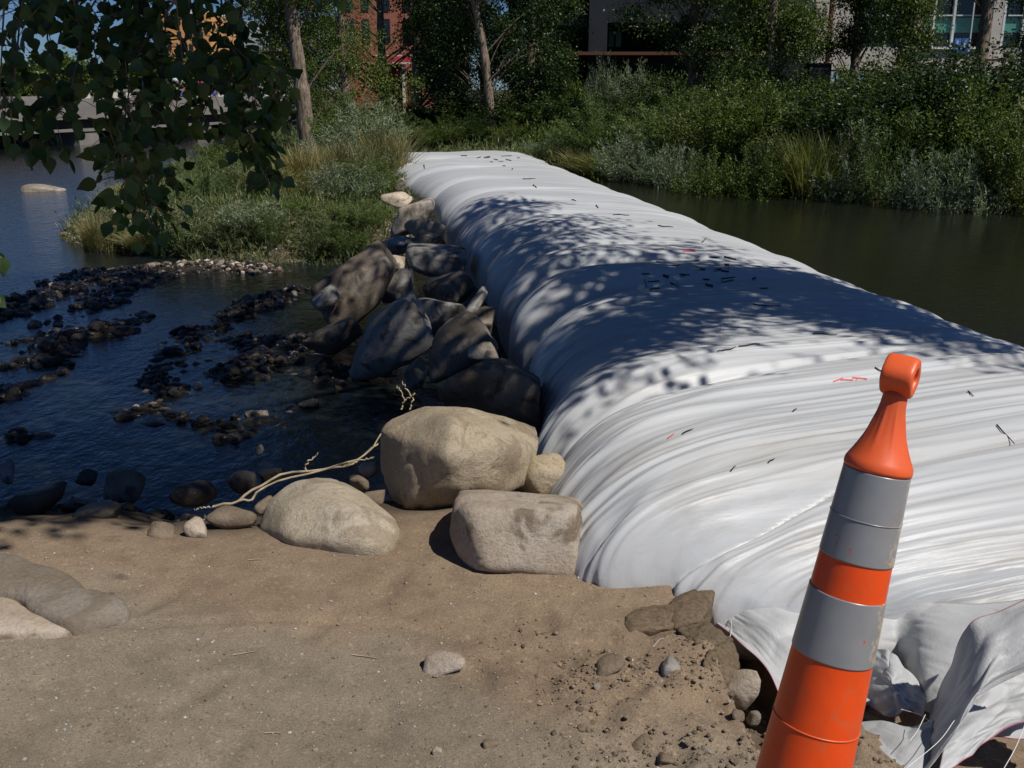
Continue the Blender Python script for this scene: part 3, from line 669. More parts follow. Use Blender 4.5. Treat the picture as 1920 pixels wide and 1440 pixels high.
G = [(838, 1246, 90, 46, 'pink_rock', 'flat pale stone flush with the trampled sand'), (1258, 1250, 38, 42, 'grey_rock', 'egg shaped grey stone in the loose earth'),
     (1381, 1288, 78, 82, 'pink_rock', 'smooth pinkish stone at the brink of the trench'), (1412, 1347, 26, 36, 'cobble', 'small pale upright pebble beside the smooth pinkish stone'),
     (1384, 1342, 26, 22, 'dirty_rock', 'small brown pebble beside the smooth pinkish stone'),
     (1140, 1252, 60, 40, 'dirty_rock', 'round earth covered stone left of the egg shaped one'), (1236, 1277, 18, 14, 'cobble', 'tiny white triangular stone in the loose earth'),
     (1120, 1287, 16, 14, 'cobble', 'tiny pale stone near the earth covered one'), (818, 1268, 12, 8, 'cobble', 'white chip of stone on the trampled sand'),
     (820, 1408, 20, 20, 'pink_rock', 'pink pebble near the bottom of the photo'), (1325, 1408, 26, 20, 'cobble', 'pale pebble low in the loose earth near the cone'),
     (920, 1395, 30, 16, 'dirty_rock', 'brown stone with a dark hollow at its left'), (1205, 1395, 50, 26, 'dirty_rock', 'brown stone half buried low in the loose earth'), (1250, 1425, 34, 24, 'dirty_rock', 'lowest brown stone in the loose earth')]
for i, (a, b, c, d_, m_, lb) in enumerate(G):
    p = WZ(a, b, float(hgt(*WZ(a, b, 0)[:2]))+.004); rock('stone', a, b, c, d_, p[1], M[m_], lb, 220+i, sub=3, sharp=11, category='stone', rough=.06)
# earth lumps
M['earth'] = rock_mat('packed_earth', (.225, .172, .118), (.18, .135, .09), (.26, .205, .14), 1.0, (.2, .15, .1), .5, .95, .1)
for i, (pts, lb) in enumerate([
  ([(1163, 1196, 2.90), (1172, 1168, 2.95), (1205, 1152, 3.02), (1262, 1150, 3.02), (1262, 1190, 2.86), (1225, 1196, 2.84), (1180, 1200, 2.86), (1180, 1260, 2.9), (1262, 1260, 2.95), (1220, 1160, 3.25)], 'cracked block of packed sand below the end of the tube'),
  ([(1250, 1150, 3.02), (1285, 1125, 3.12), (1341, 1104, 3.17), (1337, 1135, 3.06), (1312, 1178, 2.90), (1262, 1192, 2.86), (1262, 1280, 2.95), (1320, 1250, 3.0), (1260, 1150, 3.3), (1335, 1130, 3.35)], 'slanting slab of sand whose tip touches the loose white sheet'),
  ([(1265, 1192, 2.84), (1320, 1178, 2.88), (1372, 1215, 2.80), (1340, 1225, 2.74), (1290, 1215, 2.76), (1290, 1290, 2.8), (1370, 1290, 2.85)], 'crumbling earth lump on the brink of the trench'),
  ([(1335, 1222, 2.76), (1372, 1215, 2.80), (1388, 1262, 2.72), (1362, 1300, 2.62), (1325, 1295, 2.60), (1318, 1250, 2.66), (1330, 1350, 2.7), (1380, 1340, 2.8)], 'split earth clod between the trench and the egg shaped stone'),
  ([(1085, 1352, 2.50), (1130, 1330, 2.58), (1180, 1345, 2.58), (1185, 1385, 2.46), (1120, 1392, 2.42), (1100, 1450, 2.5), (1180, 1450, 2.5)], 'low earth clod shading a black hollow'),
  ([(1010, 1255, 2.75), (1060, 1236, 2.82), (1130, 1240, 2.80), (1140, 1275, 2.70), (1060, 1285, 2.66), (1060, 1340, 2.8), (1120, 1340, 2.8)], 'flattened sandy clod left of the egg shaped stone')]):
    hull_rock('earth_lump', pts, M['earth'], lb, 300+i, sharp=22, rough=.07, sub=5, fine=.05, category='earth lump', lift=.03)

# stones scattered: individual cobbles in the stream, then masses of small gravel
cob_meshes = []
for k in range(8):
    Vv, Ff = rock_arrays(700+k, 2, 10, 8, .05); cob_meshes.append((Vv, Ff))
wetm = [mesh('river_cobble', v_, f_, True, M['wet_rock']) for v_, f_ in cob_meshes]
drym = [mesh('river_cobble', v_, f_, True, M['cobble']) for v_, f_ in cob_meshes]
cnt = 0; tries = 0
while cnt < 240 and tries < 20000:
    tries += 1
    px = random.uniform(0, 760); py = random.uniform(495, 900)
    p = WZ(px, py, ZR); x_, y_ = p[0], p[1]
    hz = float(hgt(x_, y_))
    if hz < ZR-.07 or hz > -.2 or x_ > -.1-.03*y_: continue
    r_ = random.uniform(.03, .085)*(.8 if y_ < 6 else 1.1)
    dry_ = y_ > 12 or random.random() < .10
    o = obj('river_cobble', random.choice(drym if dry_ else wetm), loc=(x_, y_, hz+r_*.15))
    o.scale = (r_*random.uniform(.8, 1.4), r_*random.uniform(.8, 1.2), r_*random.uniform(.45, .75)); o.rotation_euler = (random.uniform(-.4, .4), random.uniform(-.4, .4), random.uniform(0, 6.3))
    if dry_: tag(o, 'pale dry cobble lying among the shallow stream bars', 'cobble', 'pale cobbles in the stream')
    else: tag(o, 'small dark wet cobble lying on a gravel bar in the shallow stream', 'cobble', 'wet cobbles on the gravel bars')
    cnt += 1
def scatter(name, n, sampler, rmin, rmax, mat, label, category, sink=.2, sub=1, seed=1):
    rg = np.random.default_rng(seed); D, F = ICO[sub]
    P = sampler(rg, n); n = len(P)
    z = hgt(P[:, 0], P[:, 1]); r = rmin*(rmax/rmin)**(rg.random(n)**2.2)
    sc = r[:, None]*np.stack([rg.uniform(.7, 1.3, n), rg.uniform(.7, 1.3, n), rg.uniform(.45, .85, n)], 1)
    Vv = D[None]*(1+.22*rg.uniform(-1, 1, (n, len(D), 1)))*sc[:, None, :]
    an = rg.random(n)*6.283; c_, s_ = np.cos(an), np.sin(an)
    X_ = Vv[..., 0]*c_[:, None]-Vv[..., 1]*s_[:, None]; Y_ = Vv[..., 0]*s_[:, None]+Vv[..., 1]*c_[:, None]
    Vv = np.stack([X_+P[:, 0:1], Y_+P[:, 1:2], Vv[..., 2]+(z+sc[:, 2]*(1-2*sink)*.6)[:, None]], -1).reshape(-1, 3)
    Fv = (F[None]+(np.arange(n)*len(D))[:, None, None]).reshape(-1, 3)
    o = obj(name, mesh(name, Vv, Fv, False, mat)); tag(o, label, category, None, 'stuff'); return o
def pebble_mat(name, stops, rough=.85):
    m, n, p, o = new_mat(name); g = N(n, 'ShaderNodeNewGeometry')
    r = ramp(n, g.outputs['Random Per Island'], stops); n.links.new(r.outputs[0], p.inputs['Base Color']); p.inputs['Roughness'].default_value = rough
    return m
M['pebble'] = pebble_mat('sand_pebble', [(0, (.12, .09, .06)), (.45, (.20, .16, .11)), (.75, (.26, .23, .19)), (.93, (.31, .30, .28)), (1, (.52, .50, .47))])
M['earthcrumb'] = pebble_mat('earth_crumb', [(0, (.10, .07, .045)), (.6, (.20, .148, .098)), (1, (.26, .20, .14))])
M['gravelwet'] = pebble_mat('wet_gravel', [(0, (.012, .010, .008)), (.55, (.035, .028, .021)), (.8, (.085, .07, .054)), (.93, (.19, .165, .13)), (1, (.40, .36, .30))], .5)
M['gravelshore'] = pebble_mat('shore_gravel', [(0, (.12, .08, .05)), (.5, (.24, .17, .11)), (.85, (.35, .29, .23)), (1, (.55, .52, .47))])
def s_left(rg, n):
    P = np.stack([rg.uniform(-2.3, .6, n), rg.uniform(1.9, 3.0, n)], 1)
    k = -.35*P[:, 0]+(2.75-P[:, 1])+.2*fbm(P[:, 0]*2, P[:, 1]*2, 3, 51) > rg.uniform(-.3, .5, n); return P[k]
scatter('gravel', 5200, s_left, .0014, .0055, M['pebble'], 'fine grey gravel trodden into the sand at lower left', 'gravel', .3, seed=11)
def s_all(rg, n): return np.stack([rg.uniform(-2.2, 1.3, n), rg.uniform(2.0, 3.45, n)], 1)
scatter('grit', 2600, s_all, .0014, .007, M['pebble'], 'sparse grit and pebbles strewn over the brown sand', 'grit', .3, seed=12)
def s_rough(rg, n):
    P = np.stack([rg.uniform(-.3, 1.15, n), rg.uniform(2.0, 3.05, n)], 1)
    k = sm(-.25, .15, P[:, 0]-.35*(2.9-P[:, 1]))*sm(3.1, 2.8, P[:, 1])*(.4+.8*n2(P[:, 0]*5, P[:, 1]*5, 77)) > rg.random(n)*.8; return P[k]
scatter('earth_crumbs', 11000, s_rough, .0015, .010, M['earthcrumb'], 'crumbled loose earth beside the trench', 'loose earth', .34, seed=13)
def s_bar(rg, n):
    P = np.stack([rg.uniform(-7, -.2, n), rg.uniform(3.8, 14.5, n)], 1); z = hgt(P[:, 0], P[:, 1])
    k = (z > ZR-.05) & (P[:, 1] < 14) & (poly_sd(P[:, 0], P[:, 1], LAND) < .1) & (z < -.12); return P[k]
scatter('gravel_bar', 30000, s_bar, .009, .052, M['gravelwet'], 'dark wet gravel bars showing above the shallow stream', 'gravel', .02, seed=14)
def s_shore(rg, n):
    P = np.stack([rg.uniform(-9, -.5, n), rg.uniform(12, 20, n)], 1); L_ = poly_sd(P[:, 0], P[:, 1], LAND)
    return P[(L_ > -.7) & (L_ < .9)]
scatter('shore_gravel', 14000, s_shore, .012, .055, M['gravelshore'], 'sunlit brown gravel along the shore below the bushes', 'gravel', .1, seed=15)

# ------------------------------------------------------------------ foliage builders
def leaves_arrays(P, D, Nn, Ln, Wd, fold=.25):
    """one folded diamond leaf per point"""
    D = D/(np.linalg.norm(D, axis=1)[:, None]+1e-9); A = np.cross(D, Nn); A /= np.linalg.norm(A, axis=1)[:, None]+1e-9
    U = np.cross(A, D); Ln = Ln[:, None]; Wd = Wd[:, None]
    V = np.stack([P, P+D*Ln*.42+A*Wd*.5+U*Wd*fold, P+D*Ln, P+D*Ln*.42-A*Wd*.5+U*Wd*fold], 1).reshape(-1, 3)
    i = np.arange(len(P))[:, None]*4
    return V, np.concatenate([i+np.array([[0, 1, 2]]), i+np.array([[0, 2, 3]])])
def rvec(rg, n):
    v = rg.normal(size=(n, 3)); return v/np.linalg.norm(v, axis=1)[:, None]
def shrub_data(seed, H, W, nst, nlf, L, Wl, droop=0, low=.12, spread=.09):
    rg = np.random.default_rng(seed); stems = []; P = []; D = []
    per = nlf//nst
    for k in range(nst):
        a = rg.random()*6.283; rr = math.sqrt(rg.random()); hz = H*(.95-.45*rr**2)*rg.uniform(.62, 1.05)
        e = np.array([math.cos(a)*rr*W/2, math.sin(a)*rr*W/2, hz]); b = np.array([e[0]*.25, e[1]*.25, 0])
        m1 = b*.6+e*.4+np.array([0, 0, .12*H]); q = np.array([b, m1, e+np.array([e[0], e[1], 0])*.0-np.array([0, 0, droop*H*rr])])
        t = np.linspace(0, 1, 6)[:, None]; C_ = (1-t)**2*q[0]+2*t*(1-t)*q[1]+t**2*q[2]
        stems.append(tube_arrays(C_, np.linspace(.006, .002, 6)*H**.5, 3))
        t = (low+(1-low)*rg.random(per)**.8)[:, None]; c = (1-t)**2*q[0]+2*t*(1-t)*q[1]+t**2*q[2]; dr = 2*(1-t)*(q[1]-q[0])+2*t*(q[2]-q[1])
        dr /= np.linalg.norm(dr, axis=1)[:, None]
        # leaves ride on short side twigs
        nt_ = max(3, per//9); tw = rvec(rg, nt_); ti = rg.integers(0, nt_, per)
        c = c+tw[ti]*rg.random((per, 1))*spread*H*(1.1-t)*1.4+rg.normal(size=(per, 3))*.018*H
        P.append(c); D.append(dr*.55+rvec(rg, per)*.8+np.array([0, 0, .1-droop]))
    P = np.concatenate(P); D = np.concatenate(D); n = len(P)
    P[:, 2] = np.maximum(P[:, 2], .01)
    return merge(stems), leaves_arrays(P, D, rvec(rg, n)+np.array([0, 0, .6]), L*rg.uniform(.6, 1.2, n), Wl*rg.uniform(.7, 1.2, n))
PROTO = {}
def proto(kind, i, **kw):
    (sv, sf), (lv, lf) = shrub_data(**kw)
    PROTO.setdefault(kind, []).append((mesh('stem', sv, sf, False, M['stem']), mesh('foliage', lv, lf, False, M[kind]), kw['H'], kw['W']))
for i in range(3): proto('willow', i, seed=10+i, H=2.2, W=2.2, nst=60, nlf=9000, L=.085, Wl=.022)
for i in range(2): proto('olive', i, seed=20+i, H=2.4, W=2.2, nst=55, nlf=9000, L=.065, Wl=.034)
for i in range(2): proto('dark', i, seed=30+i, H=3.0, W=2.4, nst=55, nlf=9500, L=.075, Wl=.05)
for i in range(3): proto('greywillow', i, seed=40+i, H=1.0, W=1.1, nst=55, nlf=5000, L=.065, Wl=.013, low=.05)
for i in range(2): proto('silver', i, seed=50+i, H=1.1, W=1.2, nst=55, nlf=5500, L=.07, Wl=.014, low=.05)
def grass_data(seed, H, W, n):
    rg = np.random.default_rng(seed); a = rg.random(n)*6.283; r = np.sqrt(rg.random(n))*W*.3
    b = np.stack([np.cos(a)*r, np.sin(a)*r, 0*a], 1); h = H*rg.uniform(.45, 1.05, n)
    ln = rg.normal(size=(n, 2))*.22*H+b[:, :2]*.5; wd = rg.uniform(.004, .009, n)*H**.3
    sd = np.stack([np.cos(a+1.2), np.sin(a+1.2), 0*a], 1)*wd[:, None]
    m_ = b+np.stack([ln[:, 0]*.35, ln[:, 1]*.35, h*.6], 1); tp = b+np.stack([ln[:, 0], ln[:, 1], h*.97], 1)
    V = np.stack([b-sd, b+sd, m_-sd*.8, m_+sd*.8, tp], 1).reshape(-1, 3); i = np.arange(n)[:, None]*5
    return V, [i+np.array([[0, 1, 3, 2]]), i+np.array([[2, 3, 4]])]
for k, H_ in (('grass', .8), ('drygrass', .7)):
    for i in range(2):
        gv, gf = grass_data(60+i, H_, .8, 1100); PROTO.setdefault(k, []).append((None, mesh('blades', gv, gf, False, M[k]), H_, .8))
NAMES = {'willow': ('willow_shrub', 'shrub'), 'olive': ('leafy_shrub', 'shrub'), 'dark': ('dense_shrub', 'shrub'), 'greywillow': ('grey_willow', 'shrub'), 'silver': ('grey_willow', 'shrub'), 'grass': ('grass_clump', 'grass clump'), 'drygrass': ('grass_clump', 'grass clump')}
def veg(kind, px, Y, top, wpx, label, group=None, z0=None, hs=1.0, ws=1.0):
    d_ = ray(px, 0); 
    base = np.array([(px-960)/1900*(Y*CT+ST*1.2), Y]); g = float(hgt(base[0], base[1], False)) if z0 is None else z0
    zt = WY(px, top, Y)[2]; Hh = max(.2, zt-g); Ww = wpx/1900*Y*1.45*ws; Hh *= 1.28*hs
    st, fo, H_, W_ = random.choice(PROTO[kind]); nm, cat = NAMES[kind]
    sc = (Ww/W_, Ww/W_*random.uniform(.8, 1.0), Hh/H_)
    if st is None:
        o = obj(nm, fo, loc=(base[0], base[1], g-.03)); o.scale = sc; o.rotation_euler.z = random.uniform(0, 6.3); tag(o, label, cat, group); return o
    r_ = empty(nm, (base[0], base[1], g-.05), label, cat, group); r_.scale = sc; r_.rotation_euler.z = random.uniform(0, 6.3)
    obj('stem', st, r_); obj('foliage', fo, r_); return r_

# left bank, between river and tube
VL = [('drygrass', 172, 15.0, 410, 60, 'tall pale grass clump at the left tip of the gravel shore'),
 ('greywillow', 215, 15.2, 425, 90, 'short grey willow right of the tall pale grass at the shore tip'),
 ('drygrass', 262, 14.8, 430, 90, 'yellowish grass clump under the hanging leaves'),
 ('greywillow', 330, 14.6, 395, 120, 'low grey green willow at the shore below the hanging leaves'),
 ('greywillow', 300, 15.8, 400, 120, 'small grey willow just behind the shore under the hanging leaves'),
 ('willow', 385, 16.0, 340, 130, 'rounded green willow bush above the middle of the shore'),
 ('greywillow', 400, 14.6, 400, 110, 'grey green willow at the water edge left of the shore middle'),
 ('silver', 470, 14.5, 365, 130, 'bright grey willow at the middle of the shore'),
 ('greywillow', 470, 16.6, 320, 140, 'grey willow below the drooping leaf spray'),
 ('willow', 540, 15.2, 375, 120, 'green willow bush in front of the left tree trunk'),
 ('greywillow', 520, 18.0, 310, 120, 'tall grey willow at the left of the tree trunk'),
 ('drygrass', 575, 17.5, 300, 110, 'dry grass tuft at the foot of the left tree'),
 ('greywillow', 610, 14.6, 385, 120, 'grey willow above the gravel in front of the tree'),
 ('silver', 640, 16.0, 320, 140, 'pale feathery willow right of the tree foot'),
 ('willow', 680, 14.6, 370, 110, 'dark green low willow beside the shaded boulders'),
 ('willow', 690, 16.5, 310, 110, 'green willow close to the tube and tan boulders'),
 ('silver', 640, 19.5, 275, 150, 'tall feathery grey willow behind the tree foot'),
 ('silver', 690, 20.5, 225, 130, 'grey willow with white tips above the far end of the tube'),
 ('drygrass', 720, 20.0, 270, 110, 'dry grass clump beside the far end of the tube'),
 ('grass', 790, 27.0, 245, 140, 'bright green grass behind the far end of the tube'),
 ('willow', 660, 24.0, 190, 150, 'tall green willow behind the feathery grey ones'),
 ('willow', 730, 26.0, 215, 120, 'green willow left of the thin leaning trunk'),
 ('olive', 610, 26.0, 175, 90, 'olive bush right behind the left tree trunk'),
 ('olive', 440, 24.0, 265, 150, 'olive bush by the river left of the tree'),
 ('olive', 370, 22.0, 300, 130, 'dark bush overhanging the open river'),
 ('greywillow', 340, 18.5, 345, 120, 'grey willow on the river side of the left bank'),
 ('drygrass', 250, 16.6, 400, 90, 'thin dry grass on the river side of the shore'),
 ('willow', 500, 14.2, 415, 80, 'low green willow sprout on the gravel at the shore middle'),
 ('greywillow', 430, 14.3, 420, 80, 'sparse grey willow sprout on the gravel left of the middle'),
 ('willow', 650, 14.2, 405, 90, 'bushy green willow sprout on the brown gravel near the boulders'),
 ('greywillow', 590, 14.2, 415, 80, 'thin grey willow sprout on the brown gravel'),
 ('drygrass', 700, 18.0, 330, 80, 'dry grass pressed against the tube'),
 ('drygrass', 650, 18.2, 290, 120, 'brown seeding grass between willow bushes'),
 ('drygrass', 510, 16.6, 330, 110, 'brownish grass in front of the tall grey willow')]
for it in VL:
    if it[2] < 15.5: it = (it[0], it[1], it[2]-.45, it[3]+random.uniform(-12, 30))+it[4:]
    veg(*it, hs=(1.3 if it[2] < 15.5 else 1.35 if it[2] < 21 else 1.1) if it[0] != 'grass' and it[0] != 'drygrass' else 1.15, ws=.95)
VR = [('olive', 835, 26.4, 222, 80, 'olive bush close behind the left part of the far end of the tube'),
 ('dark', 890, 26.9, 215, 80, 'dark bush just left of the foot of the thin leaning trunk'),
 ('olive', 960, 26.2, 228, 80, 'olive bush just right of the foot of the thin leaning trunk'),
 ('dark', 1010, 26.6, 222, 80, 'dark bush touching the right corner of the far end of the tube'),
 ('willow', 1055, 25.2, 235, 80, 'green willow behind the pale grey shrub by the tube'),
 ('willow', 775, 26.0, 235, 80, 'green willow above the left tip of the tube'),
 ('silver', 1035, 24.0, 255, 90, 'pale grey shrub just right of the far end of the tube'),
 ('silver', 1090, 23.5, 275, 80, 'small grey brown shrub beside the tube near its far end'),
 ('silver', 1180, 20.5, 255, 120, 'grey willow at the pond edge left of the water'),
 ('silver', 1280, 19.0, 265, 120, 'silvery willow leaning over the left end of the pond'),
 ('silver', 1225, 20.0, 290, 110, 'low silvery willow at the left corner of the pond'),
 ('willow', 1130, 23.0, 190, 150, 'bright green willow behind the pale grey shrubs'),
 ('olive', 1200, 24.0, 150, 170, 'yellow green bush behind the silvery willows'),
 ('willow', 1270, 21.5, 175, 170, 'leafy willow behind the left end of the pond'),
 ('olive', 1340, 20.0, 170, 180, 'olive bush standing over the left part of the pond'),
 ('olive', 1420, 19.5, 165, 180, 'dark olive bush with its foot in the pond shade'),
 ('grass', 1530, 17.4, 270, 120, 'bright yellow green grass clump at the pond edge'),
 ('olive', 1500, 19.5, 170, 180, 'olive bush behind the bright grass clump'),
 ('silver', 1600, 16.9, 255, 130, 'pale willow sprays drooping over the pond right of the bright grass'),
 ('dark', 1590, 18.8, 150, 200, 'tall dark bush above the drooping pale sprays'),
 ('willow', 1665, 16.6, 230, 170, 'willow bush with pale shoots dipping in the pond'),
 ('dark', 1700, 17.6, 130, 240, 'largest dark green bush at the pond edge'),
 ('olive', 1790, 16.6, 170, 200, 'olive bush hanging over the water right of the largest dark bush'),
 ('silver', 1760, 15.7, 270, 140, 'pale low willow under the olive bush at the water'),
 ('dark', 1850, 17.8, 110, 230, 'tall dark bush near the right edge of the photo'),
 ('willow', 1880, 15.9, 220, 190, 'green willow at the right edge above the pond'),
 ('olive', 1935, 15.3, 190, 190, 'olive bush cut by the right edge of the photo'),
 ('silver', 1830, 15.5, 290, 130, 'small grey willow at the waterline near the right edge'),
 ('willow', 1380, 22.0, 140, 160, 'upright green willow in the second row of the pond bank'),
 ('dark', 1460, 23.5, 130, 180, 'dark bush in the second row below the pale building'),
 ('olive', 1640, 22.5, 120, 180, 'olive bush in the second row below the green windows'),
 ('dark', 1760, 23.0, 105, 200, 'dark bush in the second row below the blue banners'),
 ('dark', 1080, 27.0, 170, 170, 'dark bush at the foot of the concrete building'),
 ('dark', 1000, 28.0, 180, 160, 'dark bush right of the thin leaning trunk'),
 ('dark', 880, 29.0, 170, 180, 'dark bush at the foot of the thin leaning trunk'),
 ('dark', 800, 29.5, 185, 90, 'dark bush between the red pavilion and the thin trunk'),
 ('dark', 1280, 27.0, 150, 200, 'dark bush in deep shade before the concrete building'),
 ('silver', 1190, 26.0, 135, 90, 'slender willow with white tips before the concrete building'),
 ('silver', 1130, 27.0, 120, 60, 'slender pale shoots before the concrete building'),
 ('dark', 1560, 26.0, 150, 190, 'shaded bush below the railing'),
 ('olive', 1330, 17.9, 290, 130, 'low olive bush with leaves touching the pond'),
 ('olive', 1420, 17.6, 270, 150, 'low leafy bush in the middle of the pond edge'),
 ('dark', 1480, 18.2, 240, 130, 'dark low bush left of the bright grass clump'),
 ('grass', 1150, 21.5, 290, 120, 'green grass between the tube and the silvery willows'),
 ('drygrass', 1110, 22.3, 285, 90, 'dry grass tuft along the far right side of the tube')]
for it in VR: veg(*it)

# low plants that cover the banks between the shrubs
def cover(name, n, sampler, H0, H1, mat, label, seed, wd=.012):
    rg = np.random.default_rng(seed); P = sampler(rg, n); n = len(P); z = hgt(P[:, 0], P[:, 1], False)
    h = rg.uniform(H0, H1, n); h *= .55+.6*(n2(P[:, 0]*.9, P[:, 1]*.9, seed) > -.1)
    b = np.c_[P, z-.02]; a = rg.random(n)*6.283; D = np.stack([np.cos(a)*.45, np.sin(a)*.45, np.ones(n)], 1)
    k = 5; B_ = np.repeat(b, k, 0); D_ = np.repeat(D, k, 0); hh = np.repeat(h, k); t = rg.random(n*k)
    pos = B_+D_*(hh*t)[:, None]+rg.normal(size=(n*k, 3))*.04; dd = D_+rvec(rg, n*k)*.7
    V, F = leaves_arrays(pos, dd, rvec(rg, n*k), rg.uniform(.05, .12, n*k)*(1+.02*pos[:, 1]), rg.uniform(.6, 1.3, n*k)*wd*(1+.03*pos[:, 1]))
    tag(obj(name, mesh(name, V, F, False, mat)), label, 'ground cover', None, 'stuff')
def s_lb(rg, n):
    P = np.stack([rg.uniform(-10, 2, n), 12.8+18*rg.random(n)**1.5], 1); L_ = poly_sd(P[:, 0], P[:, 1], LAND)+.4*n2(P[:, 0]*1.3, P[:, 1]*1.3, 3); return P[(L_ > .12) & (P[:, 0] < 1.5)]
def s_rb(rg, n):
    P = np.stack([rg.uniform(.5, 18, n), rg.uniform(14, 34, n)], 1); L_ = poly_sd(P[:, 0], P[:, 1], LAND); return P[(L_ > -.1)]
cover('bank_plants', 15000, s_lb, .08, .35, M['greywillow'], 'low grey green plants and weeds covering the left bank', 81)
cover('bank_plants', 9000, s_lb, .08, .28, M['grass'], 'yellow green weeds among the low plants of the left bank', 82, .009)
cover('bank_plants', 34000, s_rb, .2, .9, M['olive'], 'mixed undergrowth covering the far bank of the pond', 83, .02)

# ------------------------------------------------------------------ trees
def tree(name, base, path, r0, r1, crown, mat, label, nl, L, Wl, seed, limbs=10, clump=.42, group=None, leafname='crown', zmin=None):
    """path: trunk points relative to base; crown: list of (cx,cy,cz,rx,ry,rz) relative"""
    rg = np.random.default_rng(seed); root = empty(name, base, label, 'tree', group)
    P = spline(np.array(path, float), 26); rad = np.linspace(r0, r1, 26)*(1+.08*np.sin(np.arange(26)*1.7))
    rad[:3] *= [1.35, 1.15, 1.05]
    V, F = tube_arrays(P, rad, 14); V = V+.05*r0/.2*rvec(rg, len(V))*.25
    obj('trunk', mesh('trunk', V, F, True, M['bark']), root)
    cl_ = []; lb = []
    for (cx, cy, cz, rx, ry, rz) in crown:
        nc = max(6, int(rx*ry*rz*5/clump))
        q = rvec(rg, nc)*(rg.random((nc, 1))**.4)*np.array([rx, ry, rz])+np.array([cx, cy, cz]); cl_.append(q)
    cl_ = np.concatenate(cl_)
    for c in cl_[:: max(1, len(cl_)//(limbs*4))]:
        j = np.argmin(np.abs(P[:, 2]-max(P[0, 2]+.4, c[2]-1.0-.4*rg.random()*abs(c[0])))); a_ = P[j]
        m1 = (a_+c)/2+np.array([0, 0, .25]); lb.append(tube_arrays(spline([a_, m1, c], 8), np.linspace(r0*.15, .006, 8), 5))
    V, F = merge(lb); obj('limbs', mesh('limbs', V, F, True, M['stem']), root)
    per = int(nl*1.5)//len(cl_); ctr = np.repeat(cl_, per, 0); n = len(ctr)
    rad_ = np.repeat(rg.uniform(.6, 1.3, len(cl_)), per)[:, None]*clump
    off = rg.normal(size=(n, 3))*rad_*np.array([.55, .55, .42])
    Pp = ctr+off
    if zmin is not None: Pp[:, 2] = np.maximum(Pp[:, 2], zmin+rg.random(n)*.4)
    D = off/(np.linalg.norm(off, axis=1)[:, None]+.1)*.4+rvec(rg, n)*.8-np.array([0, 0, .35])
    V, F = leaves_arrays(Pp, D, rvec(rg, n)+np.array([0, 0, .7]), L*rg.uniform(.6, 1.2, n), Wl*rg.uniform(.7, 1.2, n))
    obj(leafname, mesh(leafname, V, F, False, mat), root); return root
def tb(px, Y, z=None):
    x_ = (px-960)/1900*(Y*CT+ST*1.3); g = float(hgt(x_, Y, False)) if z is None else z
    return (x_, Y, g-.1)
T = 'riverside_tree'
tree(T, tb(578, 25.5), [(0, 0, 0), (-.05, 0, 1.2), (-.15, 0, 2.5), (-.3, 0, 4.5), (-.2, 0, 7)], .23, .10, [(-.9, .9, 3.5, 1.3, .9, .8), (-.2, 0, 4.8, 1.7, 1.6, 1.3), (.3, 0, 6.5, 2.0, 2, 1.6), (1.5, .5, 2.6, .7, .7, .6), (-.9, .5, 3.4, .8, .8, .6), (1.9, .6, 1.9, .7, .7, .8)], M['olive'], 'tree with a straight lit brown trunk on the left bank', 22000, .075, .045, 401)
tree(T, tb(925, 27.5), [(0, 0, 0), (-.12, 0, 1.3), (-.25, 0, 2.4), (-.45, 0, 3.4), (-.5, 0, 4.6), (-.6, 0, 7)], .12, .07, [(-1.2, .6, 3.0, 1.1, 1, 1.2), (.9, .5, 2.6, 1.0, .8, 1.4), (-1.0, .4, 5.0, 1.6, 1.3, 1.2), (.8, .3, 4.8, 1.5, 1.3, 1.3), (-1.6, .8, 1.6, .8, .7, .8), (1.5, .8, 1.4, .7, .7, .8), (-.9, .6, 2.2, .7, .5, .8), (.8, .5, 1.3, .7, .5, .8), (-2.0, .8, 2.8, .8, .6, 1.0), (1.7, .5, 3.2, .8, .6, 1.0), (-.3, 1.0, 3.4, .9, .5, 1.0)], M['dark'], 'tree with a thin pale leaning trunk behind the far end of the tube', 26000, .075, .05, 402)
tree(T, tb(990, 31), [(0, 0, 0), (.1, 0, 3), (0, 0, 6)], .15, .08, [(0, 0, 2.2, .9, .8, 1.6), (.2, 0, 4.3, 1.3, 1.1, 1.4), (-.9, 0, 5.0, 1.2, 1.1, 1.0), (-.6, .2, 2.0, .8, .6, 1.2), (.6, 0, 1.4, .8, .6, .8), (-.3, 0, 1.0, .9, .6, .6)], M['dark'], 'narrow dark tree between the thin trunk and the concrete building', 16000, .08, .055, 403)
tree(T, tb(780, 33), [(0, 0, 0), (.1, 0, 3), (0, 0, 7)], .18, .09, [(.4, 0, 3.4, 1.0, .9, 1.6), (.9, 0, 2.0, .7, .7, .9), (0, 0, 5.2, 1.6, 1.2, 1.2), (1.3, 0, 1.2, .8, .7, .8), (1.2, 0, 3.0, .7, .6, 1.0)], M['dark'], 'dark tree right of the red pavilion', 15000, .085, .055, 404)
tree(T, tb(655, 31), [(0, 0, 0), (-.1, 0, 3), (0, 0, 7)], .14, .07, [(-.3, 0, 3.6, 1.1, 1.0, 1.0), (.3, 0, 5.2, 1.5, 1.2, 1.0), (-.4, 0, 2.0, .8, .8, .7), (-1.2, 0, 2.8, .8, .7, .9), (.2, 0, 2.6, .7, .6, .5), (-.9, 0, 1.2, .8, .7, .7)], M['willow'], 'grey green open tree left of the red pavilion', 9000, .085, .03, 405)
